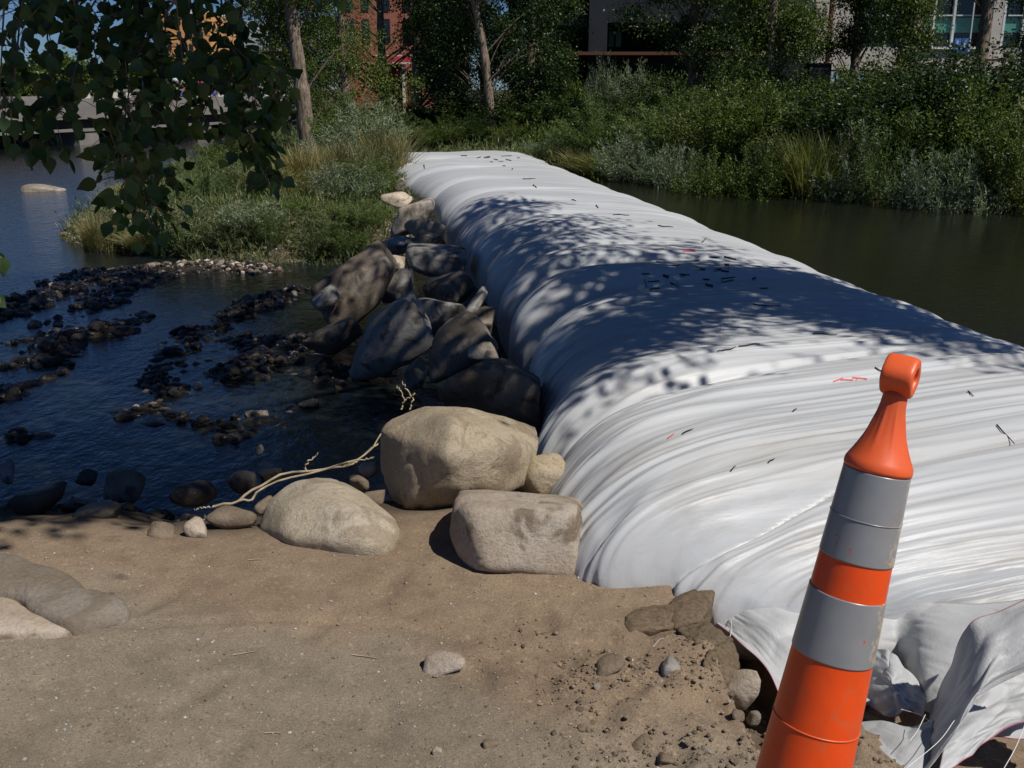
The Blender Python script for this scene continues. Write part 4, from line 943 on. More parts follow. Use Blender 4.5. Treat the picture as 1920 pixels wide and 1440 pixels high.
tree(T, tb(1430, 22), [(0, 0, 0), (.05, 0, 2), (-.1, 0, 6)], .11, .06, [(0, 0, 2.0, .7, .6, .9), (.1, 0, 3.4, .75, .7, 1.0), (-.1, 0, 5.2, 1.0, .9, 1.2), (-.5, 0, 1.3, .6, .5, .8), (.5, 0, 2.8, .5, .5, .8), (-.5, 0, 3.2, .6, .5, .8)], M['olive'], 'upright bright green tree left of the pale building wall', 15000, .07, .045, 406)
tree(T, tb(1290, 27), [(0, 0, 0), (.05, 0, 2), (-.1, 0, 6)], .17, .08, [(0, 0, 3.4, 1.4, 1.0, .8), (.6, 0, 2.4, .9, .7, .6), (-.2, 0, 5.0, 1.9, 1.3, 1.1), (-1.0, 0, 2.8, .9, .7, .7), (.2, -.3, 1.6, 1.0, .7, .8), (1.2, 0, 3.2, .9, .7, .9), (1.0, 0, 1.4, .8, .7, .7)], M['dark'], 'broad dark tree overhanging the concrete building', 17000, .075, .05, 407)
tree(T, tb(1585, 31), [(0, 0, 0), (.1, 0, 2), (0, 0, 6)], .16, .08, [(-.2, 0, 2.7, .9, .8, .7), (.3, 0, 3.8, 1.2, .9, .8), (0, 0, 5.2, 1.5, 1.2, .9), (-.5, 0, 2.0, .7, .6, .6), (.7, 0, 2.6, .6, .6, .8)], M['dark'], 'dark tree before the corner of the pale building', 12000, .085, .055, 408)
tree(T, tb(1680, 29), [(0, 0, 0), (-.1, 0, 2), (0, 0, 6)], .12, .06, [(0, 0, 2.0, .7, .6, .9), (.1, 0, 3.2, .6, .6, .7), (0, 0, 4.8, 1.5, 1.0, .8), (-.4, 0, 1.2, .6, .5, .7), (.4, 0, 2.6, .5, .5, .8), (-.5, 0, 3.4, .7, .5, .6)], M['olive'], 'slender leafy tree in front of the green windows', 10000, .08, .05, 409)
tree(T, tb(1822, 33), [(0, 0, 0), (.02, 0, 2.5), (0, 0, 4.5)], .2, .15, [(-1.8, 0, 4.9, 2.2, 1.6, .7), (1.2, 0, 5.0, 2.2, 1.6, .7), (0, 0, 6.5, 3, 2, 1.2)], M['dark'], 'tree with a thick black trunk before the green windows', 14000, .09, .06, 410)
tree(T, tb(1900, 27), [(0, 0, 0), (0, 0, 2), (0, 0, 5)], .1, .06, [(.3, 0, 2.2, .7, .6, .9), (.3, 0, 3.6, .8, .7, .9), (-.2, 0, 1.2, .8, .6, .8), (.5, 0, 2.9, .8, .7, .8)], M['dark'], 'dark small tree at the right edge before the windows', 9000, .075, .05, 411)
tree(T, tb(520, 40, -.2), [(0, 0, 0), (0, 0, 3), (0, 0, 8)], .2, .1, [(.8, 0, 3.0, 1.6, 1.3, 1.2), (.6, 0, 5.2, 2.0, 1.6, 1.5), (1.8, 0, 1.6, 1.0, 1, .9), (1.4, 0, 3.4, 1.4, 1, 1.4), (.2, 0, 1.5, 1.2, 1, .8), (2.4, 0, 2.0, 1.2, 1, 1.4)], M['olive'], 'olive tree in front of the end of the bridge', 13000, .11, .07, 412)
tree(T, tb(720, 42, 1.0), [(0, 0, 0), (0, 0, 3), (0, 0, 8)], .2, .1, [(-2.6, 0, 2.5, 1.6, 1.3, 1.5), (-1.5, 0, 5.2, 2.2, 1.6, 1.0), (2.4, 0, 2.5, 1.3, 1, 1.8)], M['dark'], 'dark spreading tree just before the brick building', 13000, .12, .08, 413)
tree(T, tb(870, 36), [(0, 0, 0), (.1, 0, 3), (0, 0, 7)], .14, .08, [(-.4, 0, 1.8, 1.0, .7, 1.2), (.5, 0, 3.0, 1.0, .7, 1.0), (-.5, 0, 4.2, 1.1, .7, .9)], M['dark'], 'dark tree seen just left of the thin leaning trunk', 9000, .10, .07, 421)
tree(T, tb(965, 37), [(0, 0, 0), (-.1, 0, 3), (0, 0, 7)], .14, .08, [(-.5, 0, 2.0, .9, .7, 1.2), (.5, 0, 1.4, .9, .7, .9), (.4, 0, 3.4, 1.0, .7, 1.0), (-.4, 0, 4.4, 1.0, .7, .8)], M['dark'], 'dark tree filling the gap right of the thin leaning trunk', 10000, .10, .07, 422)
tree(T, tb(1035, 36), [(0, 0, 0), (-.1, 0, 3), (0, 0, 7)], .12, .07, [(0, 0, 1.6, .7, .6, 1.0), (.1, 0, 3.0, .6, .6, .9), (-.3, 0, 4.4, .9, .7, .8)], M['dark'], 'dark tree at the left corner of the concrete building', 7000, .10, .07, 423)
# trees across the river, far left
for k, (px, Yy, hh, ww, lb) in enumerate([(20, 105, 3.2, 5.5, 'far round tree at the left edge beyond the bridge'), (95, 110, 4.6, 5.0, 'far dark green tree above the white cars'), (130, 100, 4.2, 4.2, 'far lighter tree right of the white cars'),
                                     (190, 108, 3.6, 6.0, 'far tree behind the first bridge pier'), (260, 112, 3.8, 6.0, 'far tree seen through the hanging leaves'), (330, 108, 4.4, 5, 'far tree below the orange building'), (430, 100, 4.6, 5, 'far tree below the grey tower'), (-40, 100, 3.8, 6, 'far tree cut by the left edge')]):
    tree('far_tree', tb(px, Yy, .3), [(0, 0, 0), (0, 0, hh*.5), (0, 0, hh*.9)], .3, .15, [(0, 0, hh*.55, ww/2, ww/2, hh*.42)], M['dark' if k % 2 else 'olive'], lb, 3500, .42, .32, 430+k, clump=1.1)

# ------------------------------------------------------------------ buildings, bridge
M['conc'] = simple('shade_toned_concrete', (.018, .022, .03), .85, noise=.2, scale=2)  # tree shade over the building is put into this base colour
M['concdk'] = simple('shaded_recess', (.02, .02, .024), .9)  # near-black colour holds the shade of the openings
M['pale'] = simple('pale_stucco', (.50, .46, .42), .85, noise=.08, scale=3)
M['brownpost'] = simple('rust_brown_metal', (.11, .045, .03), .7)
M['glass_green'] = simple('green_tinted_glass', (.08, .26, .21), .15, .6)
M['glass_dark'] = simple('dark_glass', (.01, .014, .016), .08, .6)
M['mullion'] = simple('light_mullion', (.55, .6, .6), .5)
M['rail'] = simple('black_railing', (.012, .012, .014), .6)
M['blue'] = simple('blue_banner', (.06, .17, .5), .7); M['bluel'] = simple('pale_blue_print', (.35, .5, .75), .7)
M['brick'] = simple('red_brick', (.36, .13, .09), .9, noise=.2, scale=3)
M['redroof'] = simple('dark_red_roof', (.24, .02, .03), .5, noise=.15, scale=3)
M['cream'] = simple('cream_trim', (.62, .58, .50), .7)
M['orange'] = simple('orange_stucco', (.72, .36, .14), .9, noise=.08)
M['greyb'] = simple('pale_grey_wall', (.42, .43, .45), .9, noise=.06)
M['whitep'] = simple('white_paint', (.8, .8, .8), .35)
M['bconc'] = simple('bridge_concrete', (.22, .205, .195), .9, noise=.15, scale=1.5)
M['bshade'] = simple('shade_toned_girder', (.05, .048, .045), .9)  # shade below the deck is put into the girder colour
def frame_at(px0, Yd):  # x at picture column for a distance
    return (px0-960)/1900*(Yd*CT)
# concrete building in the middle
Yc = 37.0; X = lambda p: frame_at(p, Yc); zc = lambda py, Yd=Yc: WY(960, py, Yd)[2]
b = empty('concrete_building', (X(1150), Yc+3, 1.0), 'grey concrete building coloured dark for tree shade with deep black openings behind the bushes at top centre', 'building')
def bx(name, m, p0, p1, y0, y1, z0, z1, Yd, parent, **kw):
    px_, py_, pz_ = parent.location
    return box(name, parent, M[m], frame_at(p0, Yd)-px_, frame_at(p1, Yd)-px_, y0-py_, y1-py_, z0-pz_, z1-pz_, **kw)
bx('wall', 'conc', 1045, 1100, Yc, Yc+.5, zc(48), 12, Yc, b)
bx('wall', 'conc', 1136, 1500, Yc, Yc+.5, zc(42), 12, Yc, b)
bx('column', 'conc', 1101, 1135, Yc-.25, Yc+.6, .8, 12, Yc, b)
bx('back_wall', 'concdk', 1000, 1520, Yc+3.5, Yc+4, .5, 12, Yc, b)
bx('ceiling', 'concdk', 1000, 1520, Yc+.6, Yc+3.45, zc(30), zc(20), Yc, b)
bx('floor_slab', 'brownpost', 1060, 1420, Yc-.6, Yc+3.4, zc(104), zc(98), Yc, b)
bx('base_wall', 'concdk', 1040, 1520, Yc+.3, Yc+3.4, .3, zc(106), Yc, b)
wn = bx('window', 'glass_green', 1139, 1162, Yc+3.4, Yc+3.48, zc(88, Yc+3.4), zc(58, Yc+3.4), Yc+3.4, b)
box('mullion', wn, M['rail'], frame_at(1149, Yc+3.4)-b.location.x, frame_at(1152, Yc+3.4)-b.location.x, 3.36-3+0, 3.39-3, zc(88)-1, zc(57)-1)
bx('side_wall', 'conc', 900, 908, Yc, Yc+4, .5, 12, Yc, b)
# pale building on the right
Yp = 43.0; zp = lambda py: WY(960, py, Yp)[2]
b = empty('pale_building', (frame_at(1700, Yp), Yp+4, 2), 'pale stucco building with tall green tinted windows at top right', 'building')
bx('wall', 'pale', 1480, 1602, Yp, Yp+.4, zp(135), 13, Yp, b)
bx('wall', 'pale', 1603, 1717, Yp+.0, Yp+.4, zp(135), zp(88), Yp, b)
bx('wall', 'pale', 1718, 2150, Yp, Yp+.4, zp(135), zp(90), Yp, b)
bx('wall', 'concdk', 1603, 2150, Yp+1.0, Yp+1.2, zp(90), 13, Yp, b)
bx('pilaster', 'pale', 1838, 1856, Yp-.35, Yp+.45, zp(138), 13, Yp, b)
bx('pilaster', 'pale', 1700, 1716, Yp-.2, Yp+.45, zp(88), 13, Yp, b)
bx('corner_post', 'brownpost', 1537, 1543, Yp-.6, Yp-.4, zp(135), 13, Yp, b)
bx('sill', 'whitep', 1716, 1838, Yp-.15, Yp+.45, zp(92), zp(88), Yp, b)
for (a, c) in [(1608, 1655), (1657, 1699), (1718, 1743), (1745, 1780), (1782, 1837), (1858, 1873), (1876, 1910), (1912, 1960)]:
    wn = bx('window', 'glass_dark', a, c, Yp+.5, Yp+.56, zp(88), 12, Yp, b)
    px_, py_, pz_ = b.location
    gl = box('pane', wn, M['glass_green'], frame_at(a, Yp)-px_+.02, frame_at(c, Yp)-px_-.02, .44-4, .49-4, zp(60)-pz_, zp(32)-pz_)
    box('mullion', wn, M['mullion'], frame_at(c, Yp)-px_-.04, frame_at(c, Yp)-px_+.05, .30-4, .43-4, zp(88)-pz_, 12-pz_)
    box('transom', wn, M['mullion'], frame_at(a, Yp)-px_, frame_at(c, Yp)-px_-.05, .32-4, .42-4, zp(29)-pz_, zp(26.5)-pz_)
# banners
b = empty('banner', (frame_at(1792, 36), 36, 2), 'pair of small blue banners hung side by side before the green windows', 'banner')
for a, c in ((1780, 1792), (1794, 1807)):
    s_ = bx('banner_cloth', 'blue', a, c, 36, 36.03, WY(960, 98, 36)[2], WY(960, 72, 36)[2], 36, b)
    box('print', s_, M['bluel'], frame_at(a+3, 36)-b.location.x, frame_at(a+7, 36)-b.location.x, -.012, -.004, WY(960, 92, 36)[2]-2, WY(960, 76, 36)[2]-2)
bx('pole', 'mullion', 1807.5, 1809.5, 36, 36.06, .5, 6, 36, b)
# railing and dark planter
b = empty('railing', (frame_at(1600, 34), 34, 1.5), 'low black railing running before the pale building', 'railing')
bx('top_rail', 'rail', 1490, 1700, 34, 34.05, WY(960, 134, 34)[2], WY(960, 131, 34)[2], 34, b)
for k in range(12): bx('baluster', 'rail', 1492+k*18, 1494.5+k*18, 34.01, 34.04, .8, WY(960, 134.5, 34)[2], 34, b)
b = empty('railing', (frame_at(1870, 31), 31, 1.5), 'brown railing with a pale end post at the right edge', 'railing')
bx('top_rail', 'brownpost', 1842, 2000, 31, 31.06, WY(960, 115, 31)[2], WY(960, 110, 31)[2], 31, b)
bx('post', 'cream', 1840, 1844, 31, 31.08, .8, WY(960, 116, 31)[2], 31, b)
b = empty('planter', (frame_at(1540, 37), 37, 1.6), 'black box planter standing by the railing at the building corner', 'planter')
bx('box', 'rail', 1515, 1556, 37, 37.6, 1.2, WY(960, 120, 37)[2], 37, b); bx('rim', 'rail', 1513, 1558, 36.95, 37.65, WY(960, 120, 37)[2]+.002, WY(960, 118, 37)[2], 37, b)
# parked van half hidden
# brick building
Yb = 62.; zb_ = lambda py: WY(960, py, Yb)[2]
b = empty('brick_building', (frame_at(720, Yb), Yb+3, 1.5), 'red brick building glimpsed between the trees above the red pavilion', 'building')
bx('wall', 'brick', 640, 800, Yb, Yb+6, .5, 16, Yb, b)
for a in (655, 684, 722, 760):
    for zz in (zb_(80), zb_(20)): bx('window', 'glass_dark', a, a+13, Yb-.06, Yb+.02, zz, zz+1.3, Yb, b)
bx('parapet', 'cream', 638, 802, Yb-.1, Yb+6.1, 16.01, 16.4, Yb, b)
# red pavilion
Yv = 50.; zv = lambda py: WY(960, py, Yv)[2]
b = empty('pavilion', (frame_at(735, Yv), Yv+1.5, 1.2), 'low dark red pavilion with cream eaves between the trees', 'pavilion')
px_, py_, pz_ = b.location
x0_, x1_ = frame_at(684, Yv)-px_, frame_at(800, Yv)-px_
rv = np.array([[x0_, -1.7, zv(117)-pz_], [x1_, -1.7, zv(117)-pz_], [x1_, 1.7, zv(117)-pz_], [x0_, 1.7, zv(117)-pz_], [x0_+.3, 0, zv(103)-pz_], [x1_-.3, 0, zv(103)-pz_]])
me_ = bpy.data.meshes.new('roof'); me_.from_pydata([tuple(q) for q in rv], [], [(0, 1, 5, 4), (2, 3, 4, 5), (0, 4, 3), (1, 2, 5), (0, 3, 2, 1)]); me_.materials.append(M['redroof']); obj('roof', me_, b)
bx('ridge_cap', 'cream', 694, 790, Yv+1.4, Yv+1.6, zv(103.5), zv(101.5), Yv, b)
bx('eaves', 'cream', 683, 801, Yv-.3, Yv-.21, zv(120), zv(117), Yv, b)
bx('wall', 'redroof', 706, 758, Yv+.6, Yv+.8, .5, zv(120), Yv, b)
bx('sign_board', 'whitep', 710, 731, Yv+.52, Yv+.58, zv(131), zv(126), Yv, b)
bx('post', 'cream', 755, 760, Yv-.1, Yv+.1, .5, zv(120.5), Yv, b)
bx('counter', 'redroof', 762, 783, Yv+.4, Yv+.7, .5, zv(132), Yv, b)
# far buildings left
Yo = 125.; zo = lambda py: WY(960, py, Yo)[2]
b = empty('orange_building', (frame_at(350, Yo), Yo+5, 2), 'orange stucco building with a white rooftop band seen through the hanging leaves', 'building')
bx('wall', 'orange', 296, 402, Yo, Yo+12, 0, zo(26), Yo, b); bx('roof_band', 'whitep', 344, 394, Yo-.3, Yo+12, zo(25.8), zo(18), Yo, b)
for r_ in range(4):
    for c_ in range(5): bx('window', 'glass_dark', 302+c_*20, 309+c_*20, Yo-.08, Yo+.02, zo(118-r_*24), zo(107-r_*24), Yo, b)
Yg = 150.; zg = lambda py: WY(960, py, Yg)[2]
b = empty('grey_tower', (frame_at(480, Yg), Yg+5, 2), 'pale grey building block against the sky between the trees', 'building')
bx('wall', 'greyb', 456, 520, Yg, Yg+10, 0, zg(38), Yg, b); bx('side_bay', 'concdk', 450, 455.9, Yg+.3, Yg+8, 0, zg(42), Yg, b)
for c_ in range(3): bx('window', 'whitep', 466+c_*18, 476+c_*18, Yg-.06, Yg+.02, zg(55), zg(50), Yg, b)

# bridge, running obliquely away to the right
A0 = np.array([-23.4, 28.5]); A1 = np.array([-8.8, 66.0]); dirb = (A1-A0)/np.linalg.norm(A1-A0); nb = np.array([-dirb[1], dirb[0]])
Lb = np.linalg.norm(A1-A0)
bridge = empty('bridge', (A0[0], A0[1], 0), 'low concrete road bridge crossing the river at upper left', 'bridge'); bridge.rotation_euler.z = math.atan2(dirb[1], dirb[0])
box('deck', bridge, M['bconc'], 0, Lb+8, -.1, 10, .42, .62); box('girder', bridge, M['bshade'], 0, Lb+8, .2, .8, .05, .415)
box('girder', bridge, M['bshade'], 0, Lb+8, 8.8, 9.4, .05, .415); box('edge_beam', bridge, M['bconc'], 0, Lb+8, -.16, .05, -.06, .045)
box('parapet', bridge, M['bconc'], 0, Lb+8, -.06, .14, .625, 1.24); box('parapet', bridge, M['bconc'], 0, Lb+8, 9.7, 9.9, .625, 1.24)
for k, t_ in enumerate((3.0, 15.7, 23.2, 31)):
    w_ = 1.1; pr = box('pier', bridge, M['bconc'], t_-w_/2, t_+w_/2, -.25, 10, -1.8, -.065)
    box('pier_cap', pr, M['bconc'], t_-w_/2-.1, t_+w_/2+.1, -.3, 10.05, -.064, .045)
for k in range(34):
    t_ = 16+k*.8; box('baluster', bridge, M['cream'], t_, t_+.28, -.02, .1, 1.243, 1.5)
box('handrail', bridge, M['bconc'], 15.8, 44, -.04, .12, 1.503, 1.6)
# vehicles on the bridge
def car(px, Yc_, length, col, label, z):
    p = np.array([frame_at(px, Yc_), Yc_, z]); r_ = empty('parked_car', p, label, 'car', None); r_.rotation_euler.z = math.atan2(dirb[1], dirb[0])
    prof = [(-.5, .25), (-.5, .62), (-.36, .72), (-.24, 1.0), (.12, 1.02), (.28, .74), (.47, .66), (.5, .3)]; n = len(prof)
    prof = [(a*length, b_*1.35) for a, b_ in prof]
    V = np.array([[a, s*.85*(1 if b_ < 1.05 else .8), b_] for s in (-1, 1) for a, b_ in prof]); me = bpy.data.meshes.new('body')
    me.from_pydata([tuple(q) for q in V], [], [tuple(range(n))[::-1], tuple(range(n, 2*n))]+[(i, (i+1) % n, n+(i+1) % n, n+i) for i in range(n)]); me.materials.append(col)
    obj('body', me, r_)
    box('window', r_, M['glass_dark'], -.26*length, .14*length, -.80, -.72, 1.0, 1.3); box('window', r_, M['glass_dark'], -.26*length, .14*length, .72, .80, 1.0, 1.3)
    for a in (-.3, .3):
        for s in (-1, 1):
            V_, F_ = tube_arrays([(a*length, s*.86, .33), (a*length, s*.7, .33)], .33, 14)
            obj('wheel', mesh('wheel', V_, [F_, np.arange(14)[None, ::-1], np.arange(14, 28)[None]], False, M['rail']), r_)
gv = simple('white_car_paint', (.85, .85, .86), .2, .6); rv_ = simple('grey_car_paint', (.3, .33, .38), .25, .6)
car(92, 97, 4.6, gv, 'white car parked beyond the bridge, leftmost of the row', -.55)
car(126, 99, 4.2, gv, 'white car parked beyond the bridge right of the leftmost one', -.5)
car(188, 98, 4.2, rv_, 'grey car parked beyond the bridge right of the two white cars', -.5)
# tent canopy and lamp beyond the bridge
b = empty('market_tent', (frame_at(385, 64), 64, .9), 'dark red pointed tent with a blue and white striped edge beyond the bridge', 'tent')
w_ = 1.45; me_ = bpy.data.meshes.new('canopy'); me_.from_pydata([(-w_, -w_, .5), (w_, -w_, .5), (w_, w_, .5), (-w_, w_, .5), (-.4, 0, 1.15), (.4, 0, 1.15)], [], [(0, 1, 5, 4), (2, 3, 4, 5), (1, 2, 5), (3, 0, 4), (0, 3, 2, 1)]); me_.materials.append(simple('maroon_canvas', (.30, .04, .10), .8)); obj('canopy', me_, b)
for k in range(9): box('valance_strip', b, M['blue' if k % 2 else 'whitep'], -w_+k*2*w_/9, -w_+(k+1)*2*w_/9-.005, -w_-.03, -w_+.0, .28, .495)
for s in (-1, 1):
    for t_ in (-1, 1): box('leg', b, M['mullion'], s*1.35-.04, s*1.35+.04, t_*1.35-.04, t_*1.35+.04, -.9, .49)
b = empty('lamp_post', (frame_at(336, 56), 56, .9), 'lamp post with a white globe beyond the second bridge pier', 'lamp post')
V_, F_ = tube_arrays([(0, 0, 0), (0, 0, 1.0)], .05, 8); obj('pole', mesh('pole', V_, F_, True, M['rail']), b)
D_, F_ = ICO[3]; obj('globe', mesh('globe', D_*np.array([.32, .32, .2])+np.array([0, 0, 1.15]), F_, True, M['whitep']), b)

# ------------------------------------------------------------------ big cottonwood overhead (trunk behind the camera, left)
rgt = np.random.default_rng(77)
root = empty('cottonwood', (-3.4, -1.2, 0), 'large cottonwood whose leafy branches hang down across the upper left and shade the stream', 'tree')
base = np.array([-3.4, -1.2, 0])
tr = spline([(0, 0, -.1), (.1, .1, 1.5), (.3, .5, 3.2), (.6, 1.2, 4.8), (1.0, 2.2, 6.4)], 30)
V_, F_ = tube_arrays(tr, np.linspace(.34, .16, 30), 16); obj('trunk', mesh('trunk', V_, F_, True, M['bark']), root)
sd = np.array(SUN_DIR)
def shade_target(px, py, z):
    return WZ(px, py, z)
cent = []
def addc(n, x0, x1, y0, y1, z, t0, t1, prob=None):
    k = 0
    while k < n:
        q = np.array([rgt.uniform(x0, x1), rgt.uniform(y0, y1), z])
        if prob and rgt.random() > prob(q[0], q[1]): continue
        cent.append(q+sd*rgt.uniform(t0, t1)); k += 1
# over the stream
addc(240, -6.5, -.2, 3.9, 12.6, ZR, 5.0, 9.5, lambda x, y: 0 if y < 4.1+.75*max(0, x+2.4)-.50*max(0, x+1.2) else (.5 if x > -2.2 and y > 7.2 else 1.0))
def addp(n, pts, z, t0, t1):
    pts = np.array(pts, float); k = 0
    while k < n:
        q = np.array([rgt.uniform(pts[:, 0].min(), pts[:, 0].max()), rgt.uniform(pts[:, 1].min(), pts[:, 1].max())])
        if poly_sd(q[0], q[1], pts) < 0: continue
        cent.append(WZ(q[0], q[1], z)+sd*rgt.uniform(t0, t1)); k += 1
# over the tube: a dense belt, then looser fringes
addp(52, [(1120, 600), (1230, 525), (1380, 500), (1600, 545), (1800, 620), (1900, 655), (1880, 672), (1660, 635), (1500, 590), (1350, 585), (1220, 625), (1080, 700), (1040, 690)], .25, 4.8, 8.0)
addp(12, [(1050, 560), (1150, 480), (1300, 462), (1420, 480), (1250, 520), (1100, 590)], .25, 5, 8)
addp(7, [(860, 400), (1000, 385), (1010, 400), (880, 440)], .1, 5.5, 8.0)
addp(9, [(890, 480), (1100, 430), (1120, 450), (930, 520)], .1, 5.5, 8.0)
for _ in range(26):      # unseen crown clumps added sunward to shade the hanging branches
    q = WY(rgt.uniform(20, 350), rgt.uniform(-60, 330), 3.7); cent.append(q+sd*rgt.uniform(2.6, 5.0))
cent = np.array(cent)
nodes = [tr[18], tr[22], tr[26], tr[29]]
mains = []
lim = []
for tgt in [(-2.5, 4, 5.5), (-1, 7, 6), (1.0, 6.5, 6.2), (3.4, 5.6, 5.8), (5.4, 6.2, 5.4), (-3, 9, 6.0), (1.8, 9.2, 5.6), (-4.5, 6.5, 5)]:
    e = np.array(tgt)-base; a_ = nodes[rgt.integers(0, 4)]; m_ = (a_+e)/2+np.array([0, 0, .7]); c_ = spline([a_, m_, e], 24); mains.append(c_); lim.append(tube_arrays(c_, np.linspace(.11, .035, 24), 8))
allm = np.concatenate(mains)
for c in cent:
    q = c-base; j = np.argmin(((allm-q)**2).sum(1)); a_ = allm[j]; m_ = (a_+q)/2+rgt.normal(size=3)*.15+np.array([0, 0, .15])
    lim.append(tube_arrays(spline([a_, m_, q], 8), np.linspace(.022, .005, 8), 4))
n_per = 240; ctr = np.repeat(cent, n_per, 0); n = len(ctr); rr_ = np.repeat(rgt.uniform(.2, .46, len(cent)), n_per)[:, None]
off = rgt.normal(size=(n, 3))*rr_*np.array([.8, .8, .45]); D_ = rvec(rgt, n)-np.array([0, 0, .5])
V_, F_ = leaves_arrays(ctr+off-base, D_, rvec(rgt, n)+np.array([0, 0, .5]), .095*rgt.uniform(.7, 1.15, n), .08*rgt.uniform(.7, 1.15, n), .1)
obj('crown', mesh('crown', V_, F_, False, M['cotton']), root)['kind'] = 'stuff'
# hanging sprays in view: each is a twig with separate leaves
SPR = [([(60, -80), (40, 20), (30, 120), (20, 200), (30, 280)], 3.3, 34, 60), ([(140, -60), (90, 60), (100, 110), (60, 230)], 3.6, 18, 45), ([(10, -40), (5, 60), (0, 180)], 3.2, 14, 50),
       ([(120, -60), (150, 60), (130, 170), (95, 235), (80, 270)], 3.5, 26, 45), ([(190, -60), (200, 80), (190, 180), (225, 300), (255, 380), (290, 440)], 3.8, 62, 55),
       ([(250, -60), (260, 60), (240, 180), (250, 280), (280, 400)], 3.6, 60, 60), ([(300, -60), (310, 60), (300, 150), (280, 240), (300, 330), (270, 410)], 3.9, 60, 60),
       ([(360, -60), (350, 50), (340, 130), (330, 200), (310, 300)], 3.6, 44, 55), ([(420, -60), (410, 60), (400, 160), (380, 220)], 3.9, 38, 50), ([(460, -20), (450, 70), (470, 130), (480, 200), (485, 270), (500, 340)], 3.7, 52, 36),
       ([(420, 80), (470, 120), (520, 140), (525, 190)], 3.6, 18, 26), ([(430, 120), (450, 200), (470, 260), (450, 300)], 3.8, 26, 36), ([(220, -60), (160, 40), (180, 110), (150, 150)], 3.9, 26, 50),
       ([(500, -60), (480, 10), (440, 40)], 4.0, 10, 40), ([(380, 120), (430, 150), (500, 190), (530, 230)], 3.9, 20, 30), ([(330, 0), (260, 100), (230, 260), (235, 350)], 3.4, 36, 45), ([(-60, 440), (-20, 470), (5, 485)], 3.0, 5, 16), ([(-60, 540), (-20, 560), (4, 570)], 3.0, 5, 14),
       ([(470, 250), (495, 310), (505, 345)], 3.6, 9, 18), ([(560, -60), (600, -20), (640, -30)], 4.0, 6, 30), ([(180, 60), (120, 20), (60, 10), (0, 30)], 3.8, 26, 45), ([(380, -30), (300, 20), (220, 30)], 3.7, 26, 50)]
def leafmesh(k):
    # heart shaped cottonwood leaf with a folded midrib and pointed tip, unit length
    out = [(0, 0), (.10, .26), (.30, .44), (.52, .40), (.74, .22), (1.0, 0)]
    V = []; m_ = [0, .12, .3, .52, .74, 1.0]
    for x_ in m_: V.append((x_, 0, -.06*math.sin(x_*3)-(.10*x_ if k % 2 else .03*x_)))
    for x_, y_ in out[1:-1]: V.append((x_, y_, .08*y_+.03*((k*7 % 5)-2)*x_))
    for x_, y_ in out[1:-1]: V.append((x_-(.02*k), -y_, .10*y_-.03*((k*3 % 5)-2)*x_))
    F = [(0, 6, 1)[::-1], (1, 6, 7, 2)[::-1], (2, 7, 8, 3)[::-1], (3, 8, 9, 4)[::-1], (4, 9, 5)[::-1], (0, 1, 10)[::-1], (1, 2, 11, 10)[::-1], (2, 3, 12, 11)[::-1], (3, 4, 13, 12)[::-1], (4, 5, 13)[::-1]]
    me = bpy.data.meshes.new('leaf'); me.from_pydata(V, [], F); me.materials.append(LM[k]); me.polygons.foreach_set('use_smooth', [True]*len(F)); return me
LM = [leaf_mat('hanging_leaf', [c, c], trans=.33, rough=.5, spec=.35) for c in [(.04, .08, .028), (.055, .105, .04), (.035, .065, .022), (.08, .14, .06)]]
lmeshes = [leafmesh(k) for k in range(4)]
cand = []; SPL = []
for pts, Yd, nl, sp in SPR:
    W3 = np.array([WY(a_, b_, Yd+.15*math.sin(i*2.1)) for i, (a_, b_) in enumerate(pts)])
    C_ = spline(W3, 30); k_ = Yd/1900
    lim.append(tube_arrays(C_-base, np.linspace(.004, .0015, 30), 5))
    if pts[0][1] > -15 and SPL:
        sp_ = np.concatenate(SPL); j = np.argmin(((sp_-C_[0])**2).sum(1)); lim.append(tube_arrays(spline([sp_[j], (sp_[j]+C_[0])/2+np.array([0, 0, .01]), C_[0]], 6)-base, .002, 4))
        SPL.append(C_)
    else:
      SPL.append(C_); top = C_[0]-base; j = np.argmin(((allm-top)**2).sum(1)); lim.append(tube_arrays(spline([allm[j], (allm[j]+top)/2+np.array([0, 0, .1]), top], 10), np.linspace(.016, .004, 10), 5))
    for q in range(int(nl*2.2)):
        t_ = rgt.random()**.85*29; i_ = int(t_); c = C_[i_]
        off_ = rgt.normal(size=3)*sp*k_*.43; p_ = c+off_
        if rgt.random() < .5: lim.append(tube_arrays(np.array([c, (c+p_)/2+np.array([0, 0, .01]), p_])-base, .0012, 3))
        cand.append((p_, off_, Yd))
order = rgt.permutation(len(cand)); order = sorted(order, key=lambda i: cand[i][2])
restV = []
for idx, i in enumerate(order):
    p_, off_, Yd = cand[i]
    d_ = Vector(off_*2.0+rgt.normal(size=3)*.035+np.array([0, 0, -.09])).normalized(); q = d_.to_track_quat('X', 'Z').to_matrix().to_4x4() @ Matrix.Rotation(rgt.uniform(-1.4, 1.4), 4, 'X')
    s_ = rgt.uniform(.036, .070)
    mt = Matrix.Translation(Vector(p_-base)) @ q @ Matrix.Diagonal((s_, s_, s_, 1))
    if idx < 298:
        o = obj('leaf', lmeshes[rgt.integers(0, 4)], root); o.matrix_local = mt
    else: restV.append(mt)
vv = np.array([v_.co[:] for v_ in lmeshes[1].vertices]); ff = [tuple(p_.vertices) for p_ in lmeshes[1].polygons]
f3 = np.array([f_ for f_ in ff if len(f_) == 3]); f4 = np.array([f_ for f_ in ff if len(f_) == 4])
parts = [(np.c_[vv, np.ones(len(vv))]@np.array(m_).T)[:, :3] for m_ in restV]
nv_ = len(vv); VV = np.concatenate(parts)
